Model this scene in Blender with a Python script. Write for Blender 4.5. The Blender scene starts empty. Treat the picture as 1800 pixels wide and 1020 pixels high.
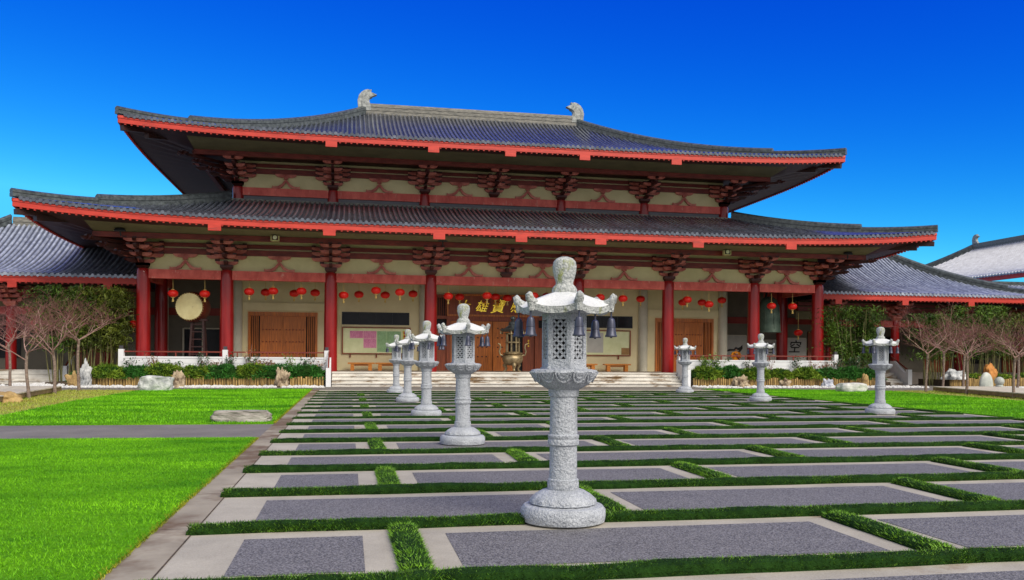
import bpy, bmesh, math, random
import numpy as np
from mathutils import Vector, Matrix, noise as mnoise
R=math.radians; PI=math.pi
scene=bpy.context.scene; COL=scene.collection
rng=random.Random(7); nrg=np.random.default_rng(11)

# ------------------------------------------------------------------ materials
def nd(nt,t,**kw):
    n=nt.nodes.new(t)
    for k,v in kw.items(): setattr(n,k,v)
    return n
def lk(nt,a,b): nt.links.new(a,b)
def mat(name,c,rough=.6,c2=None,var=.18,scale=3.,detail=5,bump=0.,bscale=25.,bdist=.02,spec=.5,metal=0.,island=0.,speck=None,stretch=None,stain=None,coat=0.):
    m=bpy.data.materials.new(name); m.use_nodes=True; nt=m.node_tree
    b=nt.nodes['Principled BSDF']; tc=nd(nt,'ShaderNodeTexCoord'); src=tc.outputs['Object']
    if stretch:
        mp=nd(nt,'ShaderNodeMapping'); mp.inputs['Scale'].default_value=stretch; lk(nt,src,mp.inputs[0]); src=mp.outputs[0]
    n=nd(nt,'ShaderNodeTexNoise'); n.inputs['Scale'].default_value=scale; n.inputs['Detail'].default_value=detail; n.inputs['Roughness'].default_value=.62
    lk(nt,src,n.inputs['Vector'])
    r=nd(nt,'ShaderNodeValToRGB'); lo=[x*(1-var) for x in c]; hi=[min(1,x*(1+var)) for x in (c2 or c)]
    r.color_ramp.elements[0].position=.33; r.color_ramp.elements[1].position=.67
    r.color_ramp.elements[0].color=(*lo,1); r.color_ramp.elements[1].color=(*hi,1)
    lk(nt,n.outputs['Fac'],r.inputs[0]); col=r.outputs[0]
    if speck:                       # (scale, dark colour, light colour, amount)
        v=nd(nt,'ShaderNodeTexNoise'); v.inputs['Scale'].default_value=speck[0]; v.inputs['Detail'].default_value=2
        lk(nt,tc.outputs['Object'],v.inputs['Vector'])
        rr=nd(nt,'ShaderNodeValToRGB'); rr.color_ramp.elements[0].position=.36; rr.color_ramp.elements[1].position=.64
        rr.color_ramp.elements[0].color=(*speck[1],1); rr.color_ramp.elements[1].color=(*speck[2],1); lk(nt,v.outputs['Fac'],rr.inputs[0])
        mx=nd(nt,'ShaderNodeMix',data_type='RGBA'); mx.inputs[0].default_value=speck[3]
        lk(nt,col,mx.inputs[6]); lk(nt,rr.outputs[0],mx.inputs[7]); col=mx.outputs[2]
    if stain:                       # (scale, colour, threshold, stretch)
        v=nd(nt,'ShaderNodeTexNoise'); v.inputs['Scale'].default_value=stain[0]; v.inputs['Detail'].default_value=6; v.inputs['Roughness'].default_value=.7
        mp=nd(nt,'ShaderNodeMapping'); mp.inputs['Scale'].default_value=stain[3]; mp.inputs['Location'].default_value=(3.1,1.7,.4)
        lk(nt,tc.outputs['Object'],mp.inputs[0]); lk(nt,mp.outputs[0],v.inputs['Vector'])
        rr=nd(nt,'ShaderNodeValToRGB'); rr.color_ramp.elements[0].position=stain[2]; rr.color_ramp.elements[1].position=min(1,stain[2]+.1)
        rr.color_ramp.elements[0].color=(0,0,0,1); rr.color_ramp.elements[1].color=(1,1,1,1); lk(nt,v.outputs['Fac'],rr.inputs[0])
        mx=nd(nt,'ShaderNodeMix',data_type='RGBA'); lk(nt,rr.outputs[0],mx.inputs[0]); lk(nt,col,mx.inputs[6]); mx.inputs[7].default_value=(*stain[1],1); col=mx.outputs[2]
    if island:
        g=nd(nt,'ShaderNodeNewGeometry'); mr=nd(nt,'ShaderNodeMapRange'); mr.inputs[3].default_value=1-island; mr.inputs[4].default_value=1+island
        lk(nt,g.outputs['Random Per Island'],mr.inputs[0])
        hs=nd(nt,'ShaderNodeHueSaturation'); lk(nt,mr.outputs[0],hs.inputs['Value']); lk(nt,col,hs.inputs['Color']); col=hs.outputs[0]
    lk(nt,col,b.inputs['Base Color'])
    b.inputs['Roughness'].default_value=rough; b.inputs['Metallic'].default_value=metal; b.inputs['Specular IOR Level'].default_value=spec
    b.inputs['Coat Weight'].default_value=coat
    if bump:
        bn=nd(nt,'ShaderNodeTexNoise'); bn.inputs['Scale'].default_value=bscale; bn.inputs['Detail'].default_value=4
        lk(nt,src,bn.inputs['Vector']); bp=nd(nt,'ShaderNodeBump'); bp.inputs['Strength'].default_value=bump; bp.inputs['Distance'].default_value=bdist
        lk(nt,bn.outputs['Fac'],bp.inputs['Height']); lk(nt,bp.outputs[0],b.inputs['Normal'])
    return m
M={}
M['fascia']=mat('fascia_red_paint',(.50,.032,.019),.5,(.57,.045,.027),.1,2,bump=.05,stretch=(.6,1,3),stain=(1.5,(.34,.035,.025),.57,(.5,1,4)))
M['column']=mat('column_red_lacquer',(.25,.005,.006),.32,(.30,.008,.008),.12,1.2,stretch=(3,3,.5),coat=.3,spec=.4)
M['beam']=mat('beam_worn_red',(.60,.062,.042),.5,(.74,.135,.10),.1,1.6,detail=7,stretch=(1.4,1,.7),stain=(2.2,(.80,.38,.31),.60,(2.2,1,.8)))
M['brown']=mat('bracket_brown_timber',(.15,.014,.009),.5,(.22,.03,.019),.2,3,stretch=(.6,1,2),bump=.08)
M['bracket']=mat('bracket_lit_red_brown',(.40,.055,.035),.45,(.64,.20,.145),.15,1.6,bump=.08)  # lighter tone for the exposed arms, their light put into the colour
M['bracketshade']=mat('bracket_shaded_core',(.04,.006,.004),.5,(.07,.010,.007),.15,2)  # dark copy that paints the shade inside the bracket sets
M['soffit']=mat('eave_shaded_soffit_render',(.155,.13,.06),.8,(.20,.17,.08),.06,.7)  # cream render darkened to paint the shade under the eaves
M['wingwall']=mat('wing_shade_wall_panel',(.17,.155,.125),.8,(.21,.19,.15),.06,.7)  # wall colour darkened to hold the shade below the wing eaves
M['wingbeam']=mat('dark_red_beam',(.26,.022,.018),.5,(.34,.04,.03),.1,1.6)  # darker red than the hall beams
M['dkbrown']=mat('dark_timber_and_eave_shade',(.028,.006,.005),.5,(.045,.009,.007),.15,2)  # dark timber, deepened so the colour carries eave and porch shade
M['cream']=mat('cream_render',(.68,.59,.31),.8,(.74,.65,.37),.06,.7,bump=.04,stain=(1.1,(.38,.34,.21),.68,(1,1,.35)))
M['wallcream']=mat('cream_wall_paint',(.80,.69,.40),.75,(.85,.75,.46),.05,.6,bump=.04)
M['greycol']=mat('grey_cream_column_paint',(.60,.58,.46),.7,(.66,.63,.50),.06,1)
M['tile']=mat('glazed_channel_tile',(.015,.02,.031),.35,(.03,.036,.052),.25,2.5,spec=.6,bump=.1,bscale=8,stain=(5,(.045,.05,.06),.64,(1,1,1)))  # channels coloured darker for the shade between the cover rows
M['tilecover']=mat('glazed_cover_tile',(.05,.06,.086),.2,(.095,.107,.142),.25,2.5,spec=.9,bump=.1,bscale=8,coat=.4,island=.3)
M['tilewingbase']=mat('sky_sheen_channel_tile',(.05,.06,.09),.35,(.08,.09,.125),.2,2.5,spec=.7)  # channel tile paled along with the sheen-toned wing covers
M['tilewing']=mat('sky_sheen_cover_tile',(.22,.25,.34),.24,(.34,.375,.46),.2,2.5,spec=.8,island=.22)  # pale base colour paints the sky's sheen on the wing roofs
M['tilepale']=mat('pale_sky_sheen_cover_tile',(.21,.235,.31),.3,(.32,.345,.42),.15,2.5,spec=.7)  # sky reflection put into the base colour of the flank roof
M['tiledk']=mat('ridge_tile_weathered',(.10,.105,.10),.55,(.21,.20,.17),.3,6,bump=.3,bscale=18,stretch=(.5,1,3))
M['ridge']=mat('hip_ridge_tile',(.035,.045,.05),.35,(.085,.10,.105),.25,5,bump=.2,bscale=14)
M['ornament']=mat('weathered_ridge_ceramic',(.16,.18,.18),.6,(.36,.38,.37),.2,4,bump=.6,bscale=7,bdist=.06)
M['flash']=mat('grey_lead_flashing',(.10,.10,.12),.5,(.12,.12,.14),.1,1)
M['stone']=mat('pecked_granite',(.265,.29,.33),.8,(.41,.44,.485),.12,4,bump=.9,bscale=34,bdist=.03,speck=(95,(.20,.22,.27),(.74,.77,.82),.42),stain=(2.2,(.27,.29,.30),.60,(1.6,1.6,.35)))
M['moss']=mat('granite_with_lichen',(.27,.29,.295),.85,(.44,.465,.465),.12,4,bump=.9,bscale=30,bdist=.035,speck=(55,(.22,.24,.24),(.80,.82,.80),.4),stain=(5.5,(.27,.30,.10),.56,(1,1,.6)))
M['stoneface']=mat('pale_granite_roof',(.58,.60,.61),.8,(.70,.71,.71),.06,3,bump=.35,bscale=30,bdist=.015,speck=(60,(.45,.48,.5),(.85,.86,.87),.3),stain=(3.0,(.42,.45,.26),.66,(1,1,1)))
M['bellm']=mat('blue_grey_bronze_bell',(.045,.05,.082),.42,(.075,.082,.125),.2,6,metal=.35)
M['dark']=mat('dark_opening',(.012,.012,.014),.7)
M['concrete']=mat('pale_concrete_border',(.295,.265,.21),.85,(.40,.365,.295),.08,1.2,bump=.15,bscale=40,bdist=.01,speck=(90,(.36,.34,.3),(.66,.64,.58),.25),stain=(.7,(.27,.20,.13),.61,(1,1,1)))
M['aggregate']=mat('exposed_pebble_aggregate',(.08,.077,.082),.75,(.118,.114,.118),.14,1.4,bump=.8,bscale=70,bdist=.012,speck=(75,(.022,.022,.024),(.36,.35,.365),.62))
M['asphalt']=mat('worn_asphalt',(.15,.135,.125),.85,(.205,.185,.17),.12,.8,bump=.4,bscale=60,bdist=.01,speck=(70,(.07,.065,.06),(.30,.28,.26),.35))
M['lawn']=mat('lawn_turf',(.045,.23,.003),.9,(.16,.42,.005),.2,.9,detail=8,bump=.9,bscale=45,bdist=.05,stretch=(.55,1.3,1),speck=(22,(.03,.15,.003),(.15,.40,.006),.4),spec=.1)
M['blade']=mat('lawn_grass_blade',(.045,.245,.003),.6,(.18,.47,.006),.25,.55,island=.4,stretch=(.55,1.3,1),spec=.2)
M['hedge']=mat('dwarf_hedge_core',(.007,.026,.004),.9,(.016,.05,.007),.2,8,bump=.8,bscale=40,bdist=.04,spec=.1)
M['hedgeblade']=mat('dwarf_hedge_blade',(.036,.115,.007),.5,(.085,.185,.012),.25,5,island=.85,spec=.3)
M['hedgebright']=mat('bright_hedge_blade',(.08,.23,.010),.5,(.14,.30,.016),.2,3,island=.5,spec=.35)
M['drygrass']=mat('dry_grass',(.42,.33,.10),.95,(.30,.33,.05),.18,1.6,detail=8,bump=.7,bscale=30,bdist=.04,stain=(.5,(.55,.47,.32),.58,(.5,1,1)))
M['gravel']=mat('white_gravel',(.62,.62,.62),.85,(.85,.85,.86),.1,22,bump=1,bscale=26,bdist=.05)
M['whitewall']=mat('white_painted_wall',(.72,.74,.78),.7,(.78,.79,.82),.04,.8,bump=.03,stain=(1.6,(.55,.56,.56),.68,(1,1,.3)))
M['stepst']=mat('pale_step_stone',(.60,.58,.53),.7,(.70,.67,.62),.08,1.2,bump=.05,stain=(.55,(.20,.12,.05),.53,(1,1,5)))
M['deckfl']=mat('deck_floor_stone',(.30,.25,.21),.6,(.36,.31,.27),.1,1)
M['wood']=mat('red_brown_door_timber',(.46,.12,.012),.45,(.60,.175,.02),.2,2.4,stretch=(6,6,.4),bump=.05,coat=.1)
M['wooddk']=mat('deep_red_door_timber',(.23,.045,.013),.45,(.31,.068,.02),.2,2.4,stretch=(5,5,.4))
M['bench']=mat('varnished_orange_bench',(.66,.21,.02),.4,(.74,.27,.035),.15,3,stretch=(.5,4,4))
M['gold']=mat('gold_leaf',(1,.62,.05),.14,(1,.70,.08),.05,3,metal=1)
M['bronze']=mat('aged_bronze',(.27,.21,.12),.42,(.38,.30,.17),.25,4,metal=.55,bump=.15,bscale=12)
M['verdigris']=mat('verdigris_bronze_bell',(.07,.115,.085),.55,(.10,.15,.115),.15,2,metal=.3,bump=.1)
M['lanred']=mat('red_lantern_paper',(.85,.012,.006),.45,(.9,.02,.01),.08,3)
M['tassel']=mat('gold_tassel',(.75,.52,.14),.6,(.8,.6,.2),.1,6)
M['rail']=mat('dark_red_rail',(.17,.025,.018),.45,(.2,.035,.02),.1,2)
M['postcap']=mat('charcoal_post_cap',(.05,.05,.06),.5)
M['drumskin']=mat('hide_drum_skin',(.84,.72,.33),.6,(.90,.81,.44),.1,1.6,detail=7,stain=(1.9,(.55,.45,.2),.62,(1,1,1)))
M['drumbody']=mat('dark_red_drum_body',(.13,.016,.010),.4,(.17,.024,.013),.1,2)
M['glass']=mat('dark_window_glass',(.010,.010,.013),.2,(.02,.02,.023),.2,.7,spec=.2)
M['boardgreen']=mat('pale_green_board',(.86,.92,.50),.7,(.9,.95,.58),.05,2)
M['pink']=mat('pink_notice_paper',(.92,.30,.50),.7,(.94,.42,.6),.08,5)
M['pinkline']=mat('printed_pink_lines',(.62,.14,.32),.7,None,.2,6)
M['greenp']=mat('green_notice_paper',(.36,.62,.30),.7,(.44,.70,.37),.08,5)
M['greenline']=mat('printed_green_lines',(.26,.48,.22),.7,None,.2,6)
M['yellow']=mat('yellow_strip_paper',(.85,.72,.12),.7)
M['redink']=mat('red_printed_ink',(.6,.04,.03),.7)
M['tan']=mat('tan_cork',(.42,.24,.09),.8)
M['boardcream']=mat('pale_poster_board',(.55,.55,.50),.7,(.60,.60,.55),.04,2)
M['ink']=mat('black_ink',(.012,.012,.012),.6)
M['log']=mat('split_log_stake',(.17,.105,.035),.85,(.33,.22,.075),.3,5,stretch=(4,4,.6),island=.6,bump=.3)
M['soil']=mat('bed_soil',(.05,.035,.022),.95,(.08,.055,.035),.2,6,bump=.8,bscale=20,bdist=.05)
M['juniper']=mat('juniper_needles',(.055,.15,.012),.6,(.17,.25,.02),.25,1.5,detail=3,island=.55,spec=.2)
M['juniperdk']=mat('dark_juniper_needles',(.018,.10,.016),.6,(.045,.17,.022),.2,2,island=.5,spec=.2)
M['bambooleaf']=mat('bamboo_leaf',(.014,.045,.004),.55,(.075,.14,.012),.3,1.1,detail=3,island=.55,spec=.3)
M['bambooleafy']=mat('olive_bamboo_leaf',(.035,.06,.007),.55,(.10,.12,.013),.3,1.1,detail=3,island=.55,spec=.3)
M['culm']=mat('bamboo_culm',(.085,.09,.025),.5,(.17,.155,.055),.25,3,island=.4)
M['bark']=mat('cherry_bark',(.15,.105,.085),.85,(.25,.185,.15),.25,9,bump=.5,bscale=20,stretch=(1,1,2))
M['twig']=mat('pale_pink_twig',(.20,.105,.09),.75,(.36,.225,.195),.2,6)
M['twigdk']=mat('thin_red_brown_twig',(.12,.038,.036),.75,(.21,.085,.08),.2,6)
M['leafdk']=mat('glossy_camellia_leaf',(.012,.045,.014),.35,(.03,.085,.02),.25,4,island=.4)
M['leafgreen']=mat('fresh_shrub_leaf',(.06,.15,.02),.55,(.12,.2,.03),.25,4,island=.4)
M['leafbrown']=mat('brown_shrub_leaf',(.16,.085,.045),.7,(.25,.14,.08),.25,4,island=.4)
M['rockw']=mat('white_boulder',(.42,.42,.42),.85,(.70,.69,.67),.1,2.2,detail=8,bump=.7,bscale=6,bdist=.08,stain=(2.6,(.30,.29,.28),.62,(1,2.2,1)))
M['rockg']=mat('grey_white_boulder',(.22,.24,.26),.85,(.62,.63,.63),.15,2.8,detail=9,bump=.8,bscale=7,bdist=.08,stain=(1.5,(.44,.36,.19),.66,(1,1,1)))
M['rocklog']=mat('grey_brown_bench_rock',(.20,.175,.155),.85,(.44,.41,.385),.15,3.5,detail=9,bump=.9,bscale=9,bdist=.06,stretch=(.5,1.5,1.6),stain=(3,(.17,.12,.08),.60,(.5,1.5,1.5)))
M['rockb']=mat('brown_cream_rock',(.09,.05,.03),.85,(.58,.47,.32),.1,3.0,detail=5,bump=.9,bscale=6,bdist=.1)
M['rocky']=mat('ochre_rock',(.26,.16,.06),.85,(.46,.32,.13),.2,3,detail=8,bump=.7,bscale=8,bdist=.06)
M['rocko']=mat('orange_rock',(.40,.15,.03),.85,(.55,.24,.06),.2,4,detail=8,bump=.9,bscale=8,bdist=.1)
M['rockbl']=mat('blue_grey_rock',(.20,.22,.30),.8,(.62,.64,.70),.1,4,bump=.8,bscale=9,bdist=.06)
M['pale']=mat('pale_green_marble',(.46,.50,.46),.5,(.60,.63,.57),.08,2,bump=.1)
M['plank']=mat('weathered_boardwalk_timber',(.48,.44,.36),.85,(.58,.53,.44),.15,3,stretch=(3,.4,1),island=.12)
M['plankdk']=mat('boardwalk_frame_timber',(.17,.12,.06),.85,(.22,.16,.08),.2,3)
M['robe']=mat('orange_robe_cloth',(.95,.30,.008),.8,(1,.38,.012),.1,6)
M['sash']=mat('maroon_sash_cloth',(.22,.03,.02),.8)
M['skin']=mat('skin',(.42,.24,.16),.55)
M['hair']=mat('dark_hair',(.015,.012,.010),.6)
M['lampcream']=mat('cream_floodlight_housing',(.62,.56,.25),.5)
M['lampglass']=mat('floodlight_lens',(.75,.72,.5),.2)
M['blackmetal']=mat('black_metal',(.02,.022,.028),.45,metal=.3)

# ------------------------------------------------------------------ mesh helpers
class MB:
    def __init__(s): s.v=[]; s.f=[]
    def add(s,vs,fs):
        o=len(s.v); s.v+= [tuple(p) for p in vs]; s.f+=[tuple(i+o for i in f) for f in fs]; return s
    def box(s,x0,x1,y0,y1,z0,z1):
        return s.add([(x0,y0,z0),(x1,y0,z0),(x1,y1,z0),(x0,y1,z0),(x0,y0,z1),(x1,y0,z1),(x1,y1,z1),(x0,y1,z1)],
            [(3,2,1,0),(4,5,6,7),(0,1,5,4),(1,2,6,5),(2,3,7,6),(3,0,4,7)])
    def cbox(s,c,d): return s.box(c[0]-d[0]/2,c[0]+d[0]/2,c[1]-d[1]/2,c[1]+d[1]/2,c[2]-d[2]/2,c[2]+d[2]/2)
    def bar(s,a,b,w,h=None):
        h=h or w; a=Vector(a);b=Vector(b);t=(b-a).normalized(); up=Vector((0,0,1)) if abs(t.z)<.95 else Vector((0,1,0))
        x=t.cross(up).normalized(); y=x.cross(t).normalized()
        vs=[p+x*i*w/2+y*j*h/2 for p in (a,b) for i,j in ((-1,-1),(1,-1),(1,1),(-1,1))]
        return s.add(vs,[(3,2,1,0),(4,5,6,7),(0,1,5,4),(1,2,6,5),(2,3,7,6),(3,0,4,7)])
    def tube(s,pts,rad,n=6,cap=True):
        pts=[Vector(p) for p in pts]; o=[]
        rs=rad if isinstance(rad,(list,tuple)) else [rad]*len(pts)
        x=None
        for i,p in enumerate(pts):
            t=(pts[min(i+1,len(pts)-1)]-pts[max(i-1,0)]).normalized()
            if x is None:
                x=t.cross(Vector((0,0,1)) if abs(t.z)<.9 else Vector((1,0,0))).normalized()
            else:
                x=(x-t*x.dot(t)); x=x.normalized() if x.length>1e-6 else t.orthogonal().normalized()
            y=t.cross(x)
            o+=[p+(x*math.cos(2*PI*k/n)+y*math.sin(2*PI*k/n))*rs[i] for k in range(n)]
        fs=[(i*n+k,i*n+(k+1)%n,(i+1)*n+(k+1)%n,(i+1)*n+k) for i in range(len(pts)-1) for k in range(n)]
        if cap: fs+=[tuple(range(n-1,-1,-1)),tuple(range((len(pts)-1)*n,len(pts)*n))]
        return s.add(o,fs)
    def lathe(s,prof,n=24,c=(0,0,0),wob=None,rot=0.,sx=1,sy=1):
        o=[]
        for j,(r,z) in enumerate(prof):
            for k in range(n):
                a=2*PI*k/n+rot; rr=r*(wob(a,j) if wob else 1)
                o.append((c[0]+rr*math.cos(a)*sx,c[1]+rr*math.sin(a)*sy,c[2]+z))
        m=len(prof)
        fs=[(i*n+k,i*n+(k+1)%n,(i+1)*n+(k+1)%n,(i+1)*n+k) for i in range(m-1) for k in range(n)]
        fs+=[tuple(range(n-1,-1,-1)),tuple(range((m-1)*n,m*n))]
        return s.add(o,fs)
    def prism(s,poly,d0,d1,axis='y'):       # polygon (u,v) extruded; axis y: u=x,v=z ; x: u=y,v=z ; z: u=x,v=y
        n=len(poly)
        def P(u,v,d): return {'y':(u,d,v),'x':(d,u,v),'z':(u,v,d)}[axis]
        vs=[P(u,v,d0) for u,v in poly]+[P(u,v,d1) for u,v in poly]
        fs=[tuple(range(n)),tuple(range(2*n-1,n-1,-1))]+[(i,i+n,(i+1)%n+n,(i+1)%n) for i in range(n)]
        return s.add(vs,fs)
    def sweep(s,path,prof):                 # prof: closed list of (side,up); up stays vertical
        path=[Vector(p) for p in path]; n=len(prof); o=[]
        for i,p in enumerate(path):
            t=path[min(i+1,len(path)-1)]-path[max(i-1,0)]; t.z=0; t.normalize(); sd=Vector((-t.y,t.x,0))
            o+=[p+sd*u+Vector((0,0,v)) for u,v in prof]
        m=len(path)
        fs=[(i*n+k,(i+1)*n+k,(i+1)*n+(k+1)%n,i*n+(k+1)%n) for i in range(m-1) for k in range(n)]
        fs+=[tuple(range(n)),tuple(range(m*n-1,(m-1)*n-1,-1))]
        return s.add(o,fs)
    def grid(s,P):                          # P[i][j] points
        a=len(P);b=len(P[0]); return s.add([q for r in P for q in r],[(i*b+j,(i+1)*b+j,(i+1)*b+j+1,i*b+j+1) for i in range(a-1) for j in range(b-1)])
    def mesh(s,name,m,smooth=False,fix=True):
        me=bpy.data.meshes.new(name); me.from_pydata(s.v,[],s.f); 
        if fix:
            bm=bmesh.new(); bm.from_mesh(me); bmesh.ops.recalc_face_normals(bm,faces=bm.faces); bm.to_mesh(me); bm.free()
        if m: me.materials.append(M[m])
        if smooth:
            me.polygons.foreach_set('use_smooth',[True]*len(me.polygons))
            if smooth!=2:
                try: me.set_sharp_from_angle(angle=R(38))
                except Exception: pass
        return me
    def build(s,name,m,parent=None,loc=None,smooth=False,fix=True): return link(name,s.mesh(name,m,smooth,fix),parent,loc)
def link(name,me,parent=None,loc=None):
    o=bpy.data.objects.new(name,me); COL.objects.link(o)
    if parent is not None:
        o.parent=parent
        if loc is None:                      # mesh is in world coordinates
            w=Vector((0,0,0)); p=parent
            while p: w+=p.location; p=p.parent
            o.location=-w
        else: o.location=loc
    elif loc is not None: o.location=loc
    return o
def tag(o,label,cat,group=None):
    o['label']=label; o['category']=cat
    if group: o['group']=group
    return o
def thing(name,label,cat,loc=(0,0,0),group=None,rz=0):
    o=bpy.data.objects.new(name,None); o.empty_display_size=.3; COL.objects.link(o); o.location=loc; o.rotation_euler=(0,0,rz); return tag(o,label,cat,group)
def struct(o,kind='structure'): o['kind']=kind; return o
def copytree(o,loc,label,rz=None,sc=None):
    c=o.copy(); COL.objects.link(c); c.location=loc; c['label']=label
    if rz is not None: c.rotation_euler=(0,0,rz)
    if sc: c.scale=(sc,)*3
    for ch in o.children:
        d=ch.copy(); COL.objects.link(d); d.parent=c
        for g in ch.children:
            e=g.copy(); COL.objects.link(e); e.parent=d
    return c
def tri_mesh(name,V,m):                      # V: (n,3,3)
    n=len(V); me=bpy.data.meshes.new(name); me.vertices.add(n*3); me.vertices.foreach_set('co',np.asarray(V,dtype=np.float32).reshape(-1))
    me.loops.add(n*3); me.loops.foreach_set('vertex_index',np.arange(n*3,dtype=np.int32)); me.polygons.add(n)
    me.polygons.foreach_set('loop_start',np.arange(0,n*3,3,dtype=np.int32)); me.update(calc_edges=True); me.validate()
    me.materials.append(M[m]); return me
def blades(P,h,w,lean,dirs=None):            # P (n,3) roots -> grass triangles
    n=len(P); a=nrg.uniform(0,2*PI,n); b=nrg.uniform(0,2*PI,n)
    hh=h*nrg.uniform(.55,1.25,n); s=np.stack([np.cos(a),np.sin(a),np.zeros(n)],1)*(w/2)
    tip=np.stack([np.cos(b)*lean*hh,np.sin(b)*lean*hh,hh],1)
    if dirs is not None: tip=tip+dirs*hh[:,None]
    return np.stack([P-s,P+s,P+tip],1)
def leafpts(P,size,asp=.35,updir=None):       # P (n,3) -> randomly turned leaf triangles
    n=len(P); d=nrg.normal(size=(n,3)); 
    if updir is not None: d=d+np.asarray(updir)
    d/=np.linalg.norm(d,axis=1)[:,None]; e=nrg.normal(size=(n,3)); e-=d*(e*d).sum(1)[:,None]; e/=np.linalg.norm(e,axis=1)[:,None]
    sz=size*nrg.uniform(.6,1.4,n)[:,None]
    return np.stack([P-e*sz*asp,P+e*sz*asp,P+d*sz],1)
def rock(size,seed,rough=.35,freq=1.2,flat=0.,sub=4,square=0.):
    bm=bmesh.new(); bmesh.ops.create_icosphere(bm,subdivisions=sub,radius=1); off=Vector((seed*7.3,seed*3.1,seed*1.7))
    for v in bm.verts:
        p=v.co.copy()
        if square:
            q=max(abs(p.x),abs(p.y),abs(p.z)); p=p.lerp(p/q*.85,square)
        k=1+rough*mnoise.fractal(p*freq+off,.9,2.1,4)+.25*rough*mnoise.noise(p*5+off)
        p*=k; 
        if p.z<-.55: p.z=-.55-(p.z+.55)*.1
        if flat and p.z>flat: p.z=flat+(p.z-flat)*.25
        v.co=Vector((p.x*size[0]/2,p.y*size[1]/2,(p.z+.55)*size[2]/1.5))
    me=bpy.data.meshes.new('rock'); bm.to_mesh(me); bm.free(); me.polygons.foreach_set('use_smooth',[True]*len(me.polygons)); return me
def rock_thing(name,label,cat,loc,size,seed,m,group=None,**kw):
    rz=kw.pop('rz',0.); me=rock(size,seed,**kw); me.materials.append(M[m]); o=link(name,me,None,(loc[0],loc[1],loc[2]-.03)); o.rotation_euler=(0,0,rz); return tag(o,label,cat,group)

# ------------------------------------------------------------------ hall constants
X0=8.97; YC=49.2; YU=53.7; YR=63.2; FL=.76
A,B_,C_,E_=19.9,15.58,9.99,4.38
def pit(r,sn,z=0): pass

# ================================================================== SETTING
def sheet(name,poly,z,m,parent=None):
    mb=MB(); mb.add([(x,y,z) for x,y in poly],[tuple(range(len(poly)))]); o=mb.build(name,m,parent,fix=False); 
    if o.data.polygons[0].normal.z<0: o.data.flip_normals()
    return o
struct(sheet('ground',[(-300,-60),(320,-60),(320,500),(-300,500)],0,'asphalt'))
LAWN_NL=[(-14,-2),(-1.72,-2),(-1.72,17.2),(-14,17.7)]
LAWN_FL=[(-8.6,21.0),(-1.74,20.85),(-1.72,42.6),(-8.3,42.0),(-9.25,40.5),(-9.2,30.9)]
LAWN_R=[(18.25,-2),(26.2,-2),(26.3,29.6),(27.2,39.6),(21.7,42.3),(18.25,42.5)]
for nm,pl in (('lawn',LAWN_NL),('lawn',LAWN_FL),('lawn',LAWN_R)):
    P=[(x,y,.03) for x,y in pl]; mb=MB(); n=len(P); mb.add(P+[(x,y,-.05) for x,y,_ in P],[tuple(range(n))]+[(i,(i+1)%n,(i+1)%n+n,i+n) for i in range(n)]); struct(mb.build(nm,'lawn'))
struct(sheet('dry_grass_strip',[(-14,21),(-8.62,20.95),(-9.22,30.9),(-9.27,40.5),(-8.3,42.0),(-12.5,41.6)],.008,'drygrass'))
struct(sheet('dry_grass_strip',[(26.22,10),(29,10),(29.4,30),(31,40.4),(27.3,40.2),(26.32,29.6)],.008,'drygrass'))
struct(sheet('gravel_strip',[(-16,44.35),(-1.2,44.35),(-1.2,46.2),(-13,46.2),(-16,48.5)],.012,'gravel'))
struct(sheet('gravel_strip',[(19.1,44.0),(33,44.0),(33,46.2),(19.1,46.2)],.012,'gravel'))
struct(sheet('gravel_strip',[(36.6,42.2),(52,42.2),(52,47),(36.6,47)],.012,'gravel'))
struct(sheet('gravel_strip',[(-17.5,46.5),(-13.2,46.5),(-13.6,49.9),(-17,50)],.016,'gravel'))
# pale pebbles heaped along the gravel
P=[]
def pebbles(x0,x1,y0,y1,n,s0,s1):
    bm=bmesh.new(); bmesh.ops.create_icosphere(bm,subdivisions=1,radius=1); vs=np.array([v.co for v in bm.verts]); fs=np.array([[v.index for v in f.verts] for f in bm.faces]); bm.free()
    T=vs[fs]; out=[]
    for i in range(n):
        s=rng.uniform(s0,s1); out.append(T*np.array([s,s*rng.uniform(.7,1),s*.65])+np.array([rng.uniform(x0,x1),rng.uniform(y0,y1),.012+s*.4]))
    return np.concatenate(out)
Q=[pebbles(-16,-1.3,44.4,46.1,900,.04,.11),pebbles(19.2,33,44.1,46.1,800,.04,.11),pebbles(36.7,50,42.3,43.8,500,.04,.1),pebbles(-17.3,-13.4,46.6,49.6,200,.05,.14)]
struct(link('white_pebbles',tri_mesh('white_pebbles',np.concatenate(Q),'gravel')),'stuff')
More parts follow.
